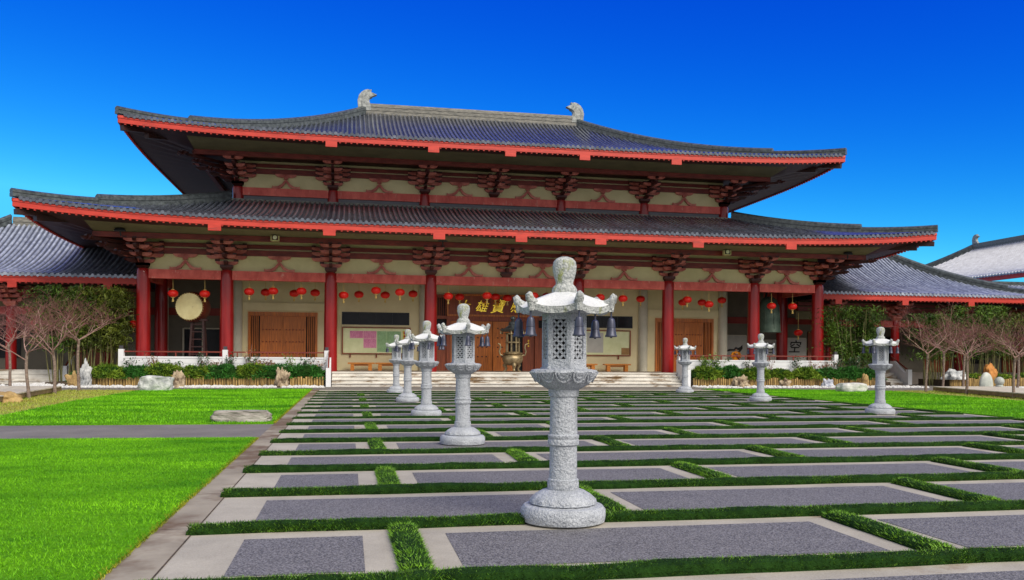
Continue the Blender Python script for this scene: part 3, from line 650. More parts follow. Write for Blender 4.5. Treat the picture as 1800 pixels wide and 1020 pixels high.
# --- doors
def door(xc,w,h,m='wood'):
    d=thing_part('door',xc)
    fr=MB(); y=Yw+.02
    fr.box(-w/2,-w/2+.14,-.1,.08,0,h); fr.box(w/2-.14,w/2,-.1,.08,0,h); fr.box(-w/2+.14,w/2-.14,-.1,.08,h-.24,h)
    o=fr.build('door',m,hall,(xc,Yw+.02-YC,FL))
    for s in (-1,1):
        lf=MB(); a,b=(-1.36,-.008) if s<0 else (.008,1.36); lf.box(a,b,.0,.06,0,h-.245)
        l=lf.build('door_leaf',m,o,(0,0,0))
        st=MB()
        for zz in (1.0,1.72,2.45):
            for k in range(6):
                x=a+.18+k*.2; st.lathe([(.045,0),(.04,.03),(.015,.05)],8,(0,0,0)); n=len(st.v)-24; st.v[n:]=[(x+p[0],-.0-p[2],zz+p[1]) for p in st.v[n:]]
        st.build('door_studs','wooddk',o,(0,0,0))
        sl=MB()
        for k in range(5):
            x=s*(1.47+k*.105); sl.box(x-.028,x+.028,-.03,.05,0,h-.245)
        sl.build('side_slats',m,o,(0,0,0))
    bk=MB(); bk.box(-w/2+.14,w/2-.14,.12,.15,0,h-.245); bk.build('dark_backing','dark',o,(0,0,0))
    return o
def thing_part(*a): return None
door(-12.91,4.08,3.52); door(12.91,4.08,3.52)
# central entrance: timber screen wall with sign board, leaves and lattice
cs=MB()
for x0,x1 in ((-4.1,-3.75),(3.75,4.1),(-2.95,-2.72),(2.72,2.95)): cs.box(x0,x1,-.12,.1,0,4.79)
cs.box(-3.75,-2.95,-.1,.1,2.55,2.75); cs.box(2.95,3.75,-.1,.1,2.55,2.75); cs.box(-2.72,2.72,-.1,.1,3.15,3.45); cs.box(-3.75,-2.95,-.1,.1,4.6,4.79); cs.box(2.95,3.75,-.1,.1,4.6,4.79); cs.box(-3.75,-2.95,-.1,.1,3.25,3.45); cs.box(2.95,3.75,-.1,.1,3.25,3.45); cs.box(-3.75,-2.95,0,.06,0,2.55); cs.box(2.95,3.75,0,.06,0,2.55)
ent=cs.build('entrance_screen','wooddk',hall,(0,Yw-.05-YC,FL))
mb=MB()
for s in (-1,1):
    for z0,z1 in ((3.45,4.6),):
        for k in range(6): mb.box(s*3.35-.36+k*.13,s*3.35-.36+k*.13+.05,-.05,.0,z0,z1)
mb.build('lattice_window','wooddk',ent,(0,0,0))
for a,b,dy in ((-2.70,-1.37,0),(-1.35,-.02,0),(.02,1.30,0),(1.95,2.70,0)):
    mb=MB(); mb.box(a,b,0+dy,.06,0,3.14); lf_=mb.build('door_leaf','wood' if a<1 else 'wooddk',ent,(0,0,0))
    
st=MB()
for zz in (.9,1.5,2.1,2.7):
    for xx in [-.95,-.68,-.41,.33,.6,.87]: st.cbox((xx,-.02,zz),(.075,.04,.075))
st.build('door_studs','dark',ent,(0,0,0))
mb=MB(); mb.box(-3.7,3.7,.14,.17,0,4.75); mb.build('dark_backing','dark',ent,(0,0,0))
mb=MB()
for k,z in enumerate((1.95,1.78,1.61)): mb.box(2.28,2.36,-.012,0,z-.012,z+.012); mb.box(2.31,2.33,-.012,0,z-.055,z+.055); mb.box(2.265,2.375,-.011,0,z-.05,z-.03)
mb.build('gilt_door_mark','gold',ent,(0,0,0))
sg=MB(); sg.box(-2.85,2.85,-.2,-.12,3.55,4.72); sign=sg.build('sign_board','wooddk',hall,(0,Yw-.05-YC,FL))
sf=MB()
for a in ((-2.95,2.95,-.23,-.10,4.72,4.84),(-2.95,2.95,-.23,-.10,3.43,3.55),(-2.97,-2.85,-.225,-.105,3.55,4.72),(2.85,2.97,-.225,-.105,3.55,4.72)): sf.box(*a)
sf.build('sign_frame','wood',sign,(0,0,0))
def glyph(ch,size,depth,m,parent,loc,shear=0.,bold=0.,rx=PI/2):
    cv=bpy.data.curves.new('glyph','FONT'); cv.body=ch; cv.size=size; cv.align_x='CENTER'; cv.align_y='CENTER'; cv.extrude=depth; cv.shear=shear; cv.offset=bold; cv.resolution_u=4
    t=bpy.data.objects.new('glyph',cv); COL.objects.link(t); bpy.context.view_layer.update()
    me=bpy.data.meshes.new_from_object(t.evaluated_get(bpy.context.evaluated_depsgraph_get())); bpy.data.objects.remove(t); bpy.data.curves.remove(cv)
    me.materials.clear(); me.materials.append(M[m]); o=link('character',me,parent,loc); o.rotation_euler=(rx,0,0); return o
for ch,x,rt,sz in (('大',-1.95,.05,.82),('雄',-.80,.12,.78),('寶',.22,-.05,.92),('殿',1.42,.1,.82)):
    g=glyph(ch,sz,.02,'gold',sign,(x,-.22,4.02),.32,.004); g.rotation_euler=(PI/2,rt*.5,0)
# --- windows over the notice boards
for sx,x0,x1 in ((-1,-9.41,-5.28),(1,5.28,9.3)):
    fr=MB(); fr.box(x0,x1,-.02,.06,3.58,3.64); fr.box(x0,x1,-.02,.06,4.30,4.36); n=4
    for k in range(n+1):
        x=x0+.03+(x1-x0-.06)*k/n; fr.box(x-.03,x+.03,-.02,.06,3.64,4.30)
    w_=fr.build('window','blackmetal',hall,(0,Yw-YC,0)); g=MB(); g.box(x0+.03,x1-.03,.0,.02,3.64,4.30); g.build('pane','glass',w_,(0,0,0))
# --- end bay back walls (the hall's end rooms)
mb=MB()
for sx in (-1,1):
    mb=MB(); xa,xb=sorted((X0+sx*(B_+.1),X0+sx*34)); mb.box(xa,xb,56.0,56.2,FL-.5,6.3); mb.build('gallery_wall','wingwall',hall)
    mb=MB(); xa,xb=sorted((X0+sx*15.7,X0+sx*33)); mb.box(xa,xb,55.9,55.995,4.1,4.55); mb.build('gallery_beam','wingbeam',hall)
mb=MB(); mb.box(X0-19.0,X0-16.7,55.93,55.995,1.0,3.25); w_=mb.build('window','glass',hall); 
mb=MB()
for x in (-19.05,-17.9,-16.72): mb.box(X0+x-.05,X0+x+.05,55.9,55.99,.95,3.3)
mb.box(X0-19,X0-16.7,55.9,55.99,3.25,3.33); mb.box(X0-19,X0-16.7,55.9,55.99,.95,1.0); mb.build('frame','greycol',w_)
for x in (-20.2,-15.9,16.2): 
    link('wall_column',cg,hall,(x,55.8-YC,FL))

# ================================================================== SIDE WINGS
def wing(sx,label,Lx):
    r=thing('side_wing',label,'temple wing',(X0+sx*28,52.5,0))
    cx=X0+sx*(Lx-8+0) ; 
    # main pavilion roof : ridge from the hall out to 29.7, hip beyond ; built as a hip roof with its inner end inside the hall
    inner=20.25; ridge_end=29.7; run=8.0; W=(ridge_end+run-inner)/2; c=X0+sx*(inner+W)
    make_roof(r,'wing_roof',c,58.2,W,run,W-run,.02,5.92,9.75,.0,.36,fh=.30,tabs=[sx*k for k in (-7,-2.2,2.7,7.2)],hips=((1,) if sx>0 else (0,)),sides=(0,(1 if sx>0 else 3)),hipstep=.4,tabw=.45,sq=-sx,cover='tilewing',base='tilewingbase')
    rg=MB(); x0,x1=sorted((X0+sx*inner,X0+sx*(ridge_end-.2)))
    for w,z0,z1 in ((.5,0,.2),(.4,.2,.28),(.46,.28,.48),(.36,.48,.6)): rg.box(x0,x1,58.2-w/2,58.2+w/2,9.55+z0,9.55+z1)
    rg.build('wing_ridge','tiledk',r)
    # lower corridor roof going on outward
    c2=X0+sx*49; W2=15.5
    make_roof(r,'corridor_roof',c2,54.6,W2,4.35,W2-.4,.02,5.915,7.1,0,.5,fh=.30,tabs=[sx*k for k in (-6,-1,4,9)],hips=(),sides=(0,2),tabw=.45,cover='tilewing',base='tilewingbase')
    rg=MB(); x0,x1=sorted((X0+sx*33.8,X0+sx*64))
    for w,z0,z1 in ((.46,0,.16),(.36,.16,.22),(.4,.22,.36)): rg.box(x0,x1,54.6-w/2,54.6+w/2,7.02+z0,7.02+z1)
    rg.build('corridor_ridge','ridge',r)
    sf=MB(); x0,x1=sorted((X0+sx*20.3,X0+sx*64)); sf.box(x0,x1,50.5,56.2,5.50,5.54); sf.build('soffit','dkbrown',r)
    fz=MB(); fz.box(x0,x1,52.55,52.65,4.3,5.5); fz.build('frieze_panel','soffit',r)
    bm_=MB(); bm_.box(x0,x1,52.3,52.5,4.85,5.12); bm_.box(x0,x1,52.25,52.5,5.2,5.42); bm_.build('tie_beam','brown',r)
    cols=[22.7,27.6,32.5,37.4,42.3,47.2,52]
    cm=colmesh(FL,4.35,.28,.26,'column')
    for k in cols: link('column',cm,r,(sx*(k-28),0,FL)); link('bracket_set',wb,r,(sx*(k-28),0,4.3))
    for a,b in zip(cols[:-1],cols[1:]):
        q=MB(); q.box(min(sx*(a-28),sx*(b-28))+.25,max(sx*(a-28),sx*(b-28))-.25,-.13,.13,3.86,4.29); q.build('front_beam','wingbeam',r,(0,0,0))
    wb2=MB(); x0,x1=sorted((X0+sx*34.01,X0+sx*64)); wb2.box(x0,x1,56.0,56.2,0,5.5); wb2.build('rear_wall','wingwall',r)
    pf=MB(); x0,x1=sorted((X0+sx*20.75,X0+sx*64)); pf.box(x0,x1,52.0,56,-.05,FL-.01); pf.build('platform','deckfl',r)
    # doors in the rear wall
    for k in (24.2,33.5,40):
        d=MB(); d.box(sx*(k-28)-1.1,sx*(k-28)+1.1,3.40,3.48,FL,3.6); d.build('door','wooddk',r,(0,0,0))
    for k in (29.2,36.6,44):
        d=MB(); d.box(sx*(k-28)-.9,sx*(k-28)+.9,3.42,3.48,1.4,3.3); d.build('window','glass',r,(0,0,0))
    return r
mbw=MB(); dougong(mbw,1.1,.78); wb=mbw.mesh('bracket_set','bracket')
wl_=wing(-1,'lower side wing with curved tiled roof left of the hall',36)
wr_=wing(1,'lower side wing with curved tiled roof right of the hall',36)
# far hall on the right flank of the court
fh_=thing('flank_hall','distant pale roofed hall at the far right edge','temple',(60,50,0))
make_roof(fh_,'flank_roof',60.3,52,8.4,30.4,.02,22.0,8.62,12.6,.35,.55,fh=.32,sides=(3,2),hips=(3,),hipstep=.3,sp=.34,raft=False,cover='tilepale',base='tilewingbase')
rg=MB()
for w,z0,z1 in ((.6,0,.25),(.5,.25,.33),(.56,.33,.6),(.4,.6,.72)): rg.box(60.3-w/2,60.3+w/2,30,74,12.35+z0,12.35+z1)
rg.build('main_ridge','tiledk',fh_)
om=MB(); om.prism([(-u,v) for u,v in [((x-500)*.00333,(700-y)*.00333) for x,y in sil]],-.2,.2,'x'); om.build('ridge_ornament','ornament',fh_,(.3,24.0,12.9)).scale=(.6,.6,.62)
w=MB(); w.box(54.2,66,24,79.5,-.05,8.0); w.build('wall','greycol',fh_)
w=MB(); w.box(53.2,53.6,24,79,7.2,7.9); w.build('eave_beam','dkbrown',fh_)

# steps of the wings with their sloping side walls
def side_steps(x0,x1,label,balx):
    t=thing('stone_steps',label,'steps',((x0+x1)/2,51.4,0))
    for i in range(4):
        z1=FL*(4-i)/4; mb=MB(); mb.box(x0,x1,51.985-.3*(i+1),51.985-.3*i-.002,-.04,z1-.004*i); mb.box(x0,x1,51.985-.3*(i+1)-.03,51.985-.3*(i+1)+.02,z1-.055-.004*i,z1+.003-.004*i); mb.build('step','stepst',t)
    for bx_ in balx:
        mb=MB(); mb.prism([(52.3,-.04),(52.3,1.55),(51.9,1.55),(50.55,.62),(50.55,-.04)],bx_-.1,bx_+.1,'x'); mb.build('side_wall','whitewall',t)
        mb=MB(); mb.box(bx_-.14,bx_+.14,50.27,50.54,-.04,1.0); mb.build('post','whitewall',t)
        mb=MB(); mb.bar((bx_,52.3,1.86),(bx_,50.45,.95),.07); mb.build('rail','rail',t)
    return t
side_steps(-31,-15.4,'wide grey stone steps up to the left wing',(-15.2,))
side_steps(33.2,36.0,'short stone steps with sloping white side wall right of the hall',(36.15,))

# ================================================================== BALUSTRADES of the hall terrace
def balustrade(label,x0,x1,posts,stairx):
    t=thing('balustrade',label,'balustrade',((x0+x1)/2,47.6,0))
    mb=MB(); mb.box(x0,x1,47.52,47.74,-.04,1.46); mb.box(x0-.02,x1+.02,47.48,47.742,1.46,1.55)
    for z in (.5,.85,1.2): mb.box(x0,x1,47.505,47.52,z,z+.3)
    mb.build('parapet','whitewall',t)
    for x in posts:
        mb=MB(); mb.box(x-.13,x+.13,47.44,47.478,-.04,1.92); mb.box(x-.13,x+.13,47.478,47.70,1.552,1.92); mb.build('post','whitewall',t)
        mb=MB(); mb.box(x-.09,x+.09,47.48,47.66,1.925,2.1); mb.build('post_cap','postcap',t)
    mb=MB(); mb.bar((x0,47.6,1.8),(x1,47.6,1.8),.08,.07)
    for k in np.arange(x0+1.2,x1-.5,1.55): mb.box(k-.03,k+.03,47.57,47.63,1.55,1.78)
    mb.build('rail','rail',t)
    mb=MB(); mb.prism([(47.43,-.04),(47.43,1.55),(47.2,1.5),(46.25,.75),(46.25,-.04)],stairx-.11,stairx+.11,'x'); mb.build('stair_side_wall','whitewall',t)
    mb=MB(); mb.box(stairx-.13,stairx+.13,46.0,46.245,-.04,1.0); mb.build('stair_post','whitewall',t)
    mb=MB(); mb.bar((stairx,47.42,1.86),(stairx,46.15,.98),.07); mb.build('stair_rail','rail',t)
balustrade('white terrace parapet with dark rail left of the central steps',-11.7,-1.05,(-11.62,-6.45,-1.18),-1.05)
balustrade('white terrace parapet with dark rail right of the central steps',18.95,29.2,(19.1,29.1),19.0)

# ================================================================== STONE LANTERNS
def stone_lantern(loc,label):
    t=thing('stone_lantern',label,'stone lantern',loc,'stone lanterns flanking the court')
    mb=MB(); w1=lambda a,j:1+.015*mnoise.noise(Vector((math.cos(a)*3,math.sin(a)*3,j*1.7)))
    mb.lathe([(.36,0),(.405,.02),(.418,.07),(.412,.13),(.385,.165),(.31,.178)],48,wob=w1); mb.build('base','stone',t,(0,0,0),True)
    mb=MB(); pet=lambda a,j:1+(.035*abs(math.sin(8*a)) if j in (1,2) else 0)
    mb.lathe([(.30,.176),(.318,.19),(.312,.225),(.27,.27),(.21,.305),(.165,.318)],64,wob=pet)
    for k in range(16):
        a=2*PI*k/16; 
        for q in range(7):
            b=-PI*.1+PI*1.2*q/6; rr=.318-.03*max(0,math.sin(b)); aa=a+.16*math.cos(b)
            p=(rr*math.cos(aa),rr*math.sin(aa),.20+.045*max(0,math.sin(b)))
            if q: mb.tube([pp,p],.011,4,False)
            pp=p
    mb.build('lotus_base','stone',t,(0,0,0),True)
    mb=MB(); w2=lambda a,j:1+.012*mnoise.noise(Vector((math.cos(a)*4,math.sin(a)*4,j*.9)))
    mb.lathe([(.15,.31),(.154,.33),(.154,.385),(.148,.40),(.150,.415),(.136,.425),(.134,.55),(.133,.74),(.138,.745),(.152,.755),(.152,.80),(.145,.81),(.152,.82),(.152,.845),(.136,.855),(.134,.95),(.132,1.1),(.131,1.215),(.146,1.225),(.150,1.29),(.16,1.30)],40,wob=w2); mb.build('shaft','stone',t,(0,0,0),True)
    mb=MB(); pt=lambda a,j:1+(.055*abs(math.sin(6*a)) if j in (2,3) else (.03*abs(math.sin(6*a)) if j==1 else 0))
    mb.lathe([(.165,1.295),(.235,1.34),(.285,1.40),(.318,1.455),(.318,1.478),(.27,1.488)],72,wob=pt)
    for k in range(12):
        a=2*PI*k/12+PI/12
        for sc in (1.,.6):
            pp=None
            for q in range(9):
                b=PI*q/8; aa=a+.235*sc*math.cos(b); u=math.sin(b)*sc; z=1.462-.10*u; rr=.327-.055*u*1.05+.006
                p=(rr*math.cos(aa),rr*math.sin(aa),z)
                if pp: mb.tube([pp,p],.010,4,False)
                pp=p
    mb.build('lotus_bowl','stone',t,(0,0,0),True)
    # light box : hexagonal frame with pierced lattice panels
    rot=R(33); hx=lambda r,k:(r*math.cos(rot+k*PI/3),r*math.sin(rot+k*PI/3)); mb=MB()
    for r,z0,z1 in ((.235,1.47,1.505),(.222,1.505,1.585),(.222,1.965,2.03)):
        mb.prism([hx(r,k) for k in range(6)],z0,z1,'z')
    lat=MB(); dk=MB(); dk.prism([hx(.165,k) for k in range(6)],1.58,1.97,'z')
    for k in range(6):
        a=Vector((*hx(.222,k),0)); b=Vector((*hx(.222,k+1),0)); 
        p=a; mb.v+=[]; c=Vector((*hx(.18,k),0))
        d=(b-a); n=Vector((-(d.y),d.x,0)).normalized()*-1
        if n.dot(a)<0: n=-n
        for q0,q1 in ((0,.2),(.8,1.)):
            s0=a+d*q0; s1=a+d*q1
            mb.add([(s.x-n.x*o,s.y-n.y*o,z) for z in (1.585,1.965) for s,o in ((s0,0),(s1,0),(s1,.05),(s0,.05))],[(0,1,2,3),(4,5,6,7),(0,1,5,4),(1,2,6,5),(2,3,7,6),(3,0,4,7)])
        if True:
            o=n*-.022; z0,z1=1.592,1.958; nz=5; dz=(z1-z0)/nz
            for i in range(nz):
                for u0,u1 in ((.2,.5),(.5,.8)):
                    for (ua,za),(ub,zb) in (((u0,z0+i*dz),(u1,z0+(i+1)*dz)),((u1,z0+i*dz),(u0,z0+(i+1)*dz))):
                        pa=a+d*ua+o; pb=a+d*ub+o; lat.bar((pa.x,pa.y,za),(pb.x,pb.y,zb),.016,.02)
    mb.build('light_box','stone',t,(0,0,0)); lat.build('lattice','stone',t,(0,0,0)); dk.build('inner_core','dark',t,(0,0,0))
    # roof : six sided, corners raised
    rf=MB(); NR=7; NA=8; top=[];bot=[]
    for j in range(NR+1):
        q=j/NR; ring_=[]; rb=[]
        for k in range(6):
            for i in range(NA):
                f=i/NA; e=abs(2*f-1); r0=.12+(.455-.12)*q; pa=Vector(hx(1,k)).lerp(Vector(hx(1,k+1)),f)
                rr=r0*pa; up=.055*(e**3)*q**3; z=2.235-.155*q**1.25+up
                x,y=rr.x*(1+.05*e**4*q),rr.y*(1+.05*e**4*q)
                ring_.append((x,y,z)); rb.append((x*.985,y*.985,z-.052-.012*q-(.02*(1-q))))
        top.append(ring_); bot.append(rb)
    n=6*NA
    for L_ in (top,bot): rf.add([p for r_ in L_ for p in r_],[(j*n+i,j*n+(i+1)%n,(j+1)*n+(i+1)%n,(j+1)*n+i) for j in range(NR) for i in range(n)])
    rf2=MB(); rf2.add(top[-1]+bot[-1],[(i,(i+1)%n,(i+1)%n+n,i+n) for i in range(n)]); 
    rf.add(top[0]+bot[0],[(i,(i+1)%n,(i+1)%n+n,i+n) for i in range(n)])
    rfo=rf.build('lantern_roof','stoneface',t,(0,0,0),True,fix=False)
    rf2.v=[(p[0]*1.004,p[1]*1.004,p[2]) for p in rf2.v]; rf2.build('eave_edge','moss',rfo,(0,0,0),fix=False)
    for k in range(6):
        cn=MB(); c=Vector((*hx(.465,k),0)); a=rot+k*PI/3; di=Vector((math.cos(a),math.sin(a),0))
        cn.tube([c*.86+Vector((0,0,2.115)),c*.95+Vector((0,0,2.125)),c*1.02+Vector((0,0,2.15)),c*1.04+Vector((0,0,2.185)),c*1.0+Vector((0,0,2.205))],[.036,.043,.043,.038,.022],10)
        cn.tube([c*.98+Vector((0,0,2.04)),c*.99+Vector((0,0,2.13))],[.03,.038],8)
        cn.build('roof_horn','moss',rfo,(0,0,0),True)
    mb=MB(); mb.lathe([(.118,2.21),(.123,2.225),(.123,2.262),(.108,2.29),(.086,2.312),(.086,2.335),(.10,2.38),(.114,2.44),(.117,2.49),(.108,2.535),(.08,2.565),(.035,2.582)],32,wob=lambda a,j:1+.02*mnoise.noise(Vector((math.cos(a)*3,math.sin(a)*3,j*.8)))); mb.build('finial','moss',t,(0,0,0),True)
    for k in range(6):
        x,y=hx(.462,k); mb=MB(); mb.lathe([(.057,0),(.059,.010),(.049,.025),(.042,.078),(.040,.085),(.043,.089),(.041,.102),(.038,.14),(.029,.172),(.010,.185)],18,(0,0,1.80),wob=lambda a,j:1+(.05*math.cos(6*a) if j<2 else 0))
        mb.tube([(0,0,1.985),(0,0,2.06)],.009,6); mb.tube([(0,0,1.79),(0,0,1.82)],.012,6); mb.build('bell','bellm',t,(x,y,0),True)
    return t
L0=stone_lantern((*LANT[0],.006),'tall grey stone lantern nearest the camera, standing in the first hedge row')
for (x,y),lb in zip(LANT[1:],['stone lantern second from the front in the left row','stone lantern third from the front in the left row','stone lantern fourth from the front in the left row','stone lantern farthest back in the left row near the steps',
    'rightmost stone lantern, at the right lawn edge','middle stone lantern of the right row','farthest stone lantern of the right row beside the steps']):
    copytree(L0,(x,y,.006),lb)

# ================================================================== PORCH CONTENTS
# red paper lanterns
def paper_lantern(loc,label,top):
    t=thing('paper_lantern',label,'paper lantern',loc,'red paper lanterns under the eaves')
    mb=MB(); prof=[]; 
    for i in range(13):
        a=-PI/2*.86+PI*.86*i/12; prof.append((.29*math.cos(a)**.8,.205*math.sin(a)))
    mb.lathe(prof,24,wob=lambda a,j:1-.035*abs(math.cos(12*a))); mb.build('shade','lanred',t,(0,0,0),2)
    mb=MB(); mb.lathe([(.09,-.235),(.09,-.19),(.02,-.18),(.02,.18),(.09,.19),(.09,.235)],12); mb.build('cap_ring','tassel',t,(0,0,0))
    mb=MB(); mb.lathe([(.06,-.45),(.05,-.36),(.03,-.27),(.025,-.23)],8); mb.build('tassel','tassel',t,(0,0,0))
    mb=MB(); mb.tube([(0,0,.23),(0,0,top-loc[2])],.012,4); mb.build('cord','tassel',t,(0,0,0))
    return t
bays=[(-A,-B_,'the drum bay'),(-B_,-C_,'the left door bay'),(-C_,-E_,'the left notice board bay'),(-E_,E_,'the central sign bay'),(E_,C_,'the right notice board bay'),(C_,B_,'the right door bay'),(B_,A,'the bronze bell bay')]
front=[(-9.36,4.95),(-7.72,4.96),(-5.4,5.13),(-4.13,5.19),(-2.61,5.22),(-.31,5.04),(1.48,5.34),(2.82,5.27),(5.57,5.1),(7.82,5.18),(10.57,5.23),(14.61,5.21),(16.02,5.17),(20.07,5.18),(21.47,4.93),(25.58,4.9),(26.99,4.89)]
back=[(-4.77,5.3),(-3.16,5.27),(-1.97,5.33),(.56,5.28),(2.1,5.28),(3.75,5.38),(6.56,5.26),(8.76,5.31),(9.5,5.25),(11.96,5.41),(18.03,5.35),(20.84,5.19),(22.14,5.21),(23.5,5.38)]
ol=['first','second','third','fourth','fifth','sixth','seventh','eighth']
cnt={}
for nm,lst,y in (('front',[(x*49.5/48.9,1.6+(z-1.6)*49.5/48.9) for x,z in front],49.5),('rear',back,51.5)):
    for x,z in lst:
        b=[q for q in bays if q[0]+X0<=x*(48.95/49.2 if 0 else 1)<=q[1]+X0][0][2]; k=(nm,b); cnt[k]=cnt.get(k,0)+1
        if nm=='front' and not cnt.get('p'):
            P0=paper_lantern((x,y,z),f'red paper lantern, {ol[cnt[k]-1]} from the left, {nm} row of {b}',6.3); cnt['p']=1
        else:
            copytree(P0,(x,y,z),f'red paper lantern, {ol[cnt[k]-1]} from the left, {nm} row of {b}')
copytree(P0,(28.9,51.6,3.36),'lone dim red paper lantern hanging low behind the rightmost columns')
copytree(P0,(-16.8,50.9,3.32),'red paper lantern under the left wing eave behind the bare trees')
copytree(P0,(-11.75,50.6,3.33),'red paper lantern beside the leftmost hall column behind the bamboo')
# drum on a ladder stand
dr=thing('drum','huge round drum with pale hide skin hanging in the left end bay','drum',(-8.72,50.2,4.33))
mb=MB(); pr=[(.74,-.14),(.80,0),(.86,.35),(.86,.75),(.80,1.1),(.74,1.25)]; mb.lathe(pr,40); mb.v=[(p[0],p[2],p[1]) for p in mb.v]; mb.build('body','drumbody',dr,(0,.05,0),True)
mb=MB(); mb.lathe([(.735,0),(.735,.03),(.3,.045),(.02,.05)],40); mb.v=[(p[0],-p[2],p[1]) for p in mb.v]; mb.build('drum_skin','drumskin',dr,(0,-.09,0),True)
mb=MB()
for k in range(36):
    a=2*PI*k/36; mb.cbox((.765*math.cos(a),-.06,.765*math.sin(a)),(.035,.04,.035))
mb.build('rim_studs','tassel',dr,(0,0,0))
dr.rotation_euler=(0,0,R(-9))
st=thing('drum_stand','tall dark ladder stand under the big drum','stand',(-8.35,50.6,FL))
for s in (-1,1):
    mb=MB(); mb.bar((s*.42,-.3,0),(s*.30,-.1,2.85),.10); mb.build('leg','dkbrown',st,(0,0,0)); mb=MB(); mb.bar((s*.42,.7,0),(s*.30,.4,2.85),.10); mb.build('leg','dkbrown',st,(0,0,0))
for k in range(6):
    z=.5+k*.42; f=z/2.85; mb=MB(); mb.bar((-.42+.12*f,-.3+.2*f,z),(.42-.12*f,-.3+.2*f,z),.06); mb.build('rung','dkbrown',st,(0,0,0))
mb=MB(); mb.bar((-.5,-.1,2.85),(.5,-.1,2.85),.12); mb.bar((-.5,.4,2.85),(.5,.4,2.85),.12); mb.build('cradle','dkbrown',st,(0,0,0))
# bronze bell
be=thing('temple_bell','large green bronze temple bell hanging in the right end bay','bell',(26.8,51.6,3.35))
mb=MB(); mb.lathe([(.80,0),(.80,.08),(.76,.14),(.74,.5),(.72,.55),(.70,1.2),(.68,1.26),(.64,1.75),(.60,1.82),(.50,2.1),(.32,2.28),(.1,2.34)],36); mb.build('bell_body','verdigris',be,(0,0,0),True)
mb=MB()
for k in range(8):
    a=PI/4*k; mb.tube([(.755*math.cos(a),.755*math.sin(a),.2),(.725*math.cos(a),.725*math.sin(a),.9),(.66*math.cos(a),.66*math.sin(a),1.75)],.022,5)
mb.build('cast_ribs','verdigris',be,(0,0,0)); mb=MB(); mb.tube([(-.2,0,2.28),(-.16,0,2.55),(0,0,2.66),(.16,0,2.55),(.2,0,2.28)],.06,8); mb.tube([(0,0,2.6),(0,0,2.95)],.04,6); mb.build('hanger','blackmetal',be,(0,0,0))
# incense burner
ib=thing('incense_burner','tall bronze incense burner with tiered pavilion top before the central door','incense burner',(9.62,50.3,FL))
mb=MB(); mb.lathe([(.22,.42),(.42,.48),(.60,.62),(.68,.82),(.66,1.0),(.58,1.10),(.52,1.14),(.60,1.17),(.66,1.22),(.64,1.26),(.5,1.26)],36); mb.build('bowl','bronze',ib,(0,0,0),True)
for k in range(3):
    a=-PI/2+k*2*PI/3; mb=MB(); mb.tube([(.42*math.cos(a),.42*math.sin(a),.60),(.55*math.cos(a),.55*math.sin(a),.42),(.44*math.cos(a),.44*math.sin(a),.22),(.50*math.cos(a),.50*math.sin(a),.06),(.58*math.cos(a),.58*math.sin(a),0)],[.15,.14,.09,.09,.12],10); mb.build('leg','bronze',ib,(0,0,0),True)
for s in (-1,1):
    mb=MB(); mb.tube([(s*.60,0,1.08),(s*.82,0,1.12),(s*.88,0,1.35),(s*.80,0,1.6),(s*.84,0,1.82),(s*.98,0,1.86)],[.06,.06,.055,.055,.05,.045],8); mb.build('handle','bronze',ib,(0,0,0),True)
mb=MB(); mb.lathe([(.50,1.22),(.52,1.3),(.46,1.34)],8)
for k in range(8):
    a=PI/8+PI/4*k; mb.tube([(.42*math.cos(a),.42*math.sin(a),1.3),(.40*math.cos(a),.40*math.sin(a),2.55)],.055,6)
for z in (1.92,2.5): mb.lathe([(.40,z-.03),(.50,z),(.50,z+.06),(.40,z+.09)],8)
mb.build('pavilion_frame','bronze',ib,(0,0,0)); mb=MB(); mb.lathe([(.28,1.3),(.28,2.55)],8); mb.build('inner_core','dark',ib,(0,0,0))
mb=MB(); mb.lathe([(.72,2.66),(.95,2.78),(.80,2.82),(.55,2.90),(.42,3.0),(.26,3.12)],6,rot=R(12)); mb.build('burner_roof','ridge',ib,(0,0,0))
mb=MB(); mb.lathe([(.26,3.05),(.30,3.18),(.25,3.30),(.12,3.36),(.10,3.40),(.19,3.52),(.16,3.64),(.03,3.70)],18); mb.build('finial','ridge',ib,(0,0,0),True)
for k in range(6):
    a=R(12)+k*PI/3; mb=MB(); mb.lathe([(.07,0),(.05,.05),(.045,.14),(.01,.17)],10,(0,0,2.52)); mb.tube([(0,0,2.66),(0,0,2.76)],.012,4); mb.build('bell','bronze',ib,(.86*math.cos(a),.86*math.sin(a),0),True)
ib.scale=(.92,.92,.9)
mb=MB(); mb.lathe([(.60,.80),(.69,.84),(.69,.9),(.6,.94)],24); 
for k in range(5):
    pass
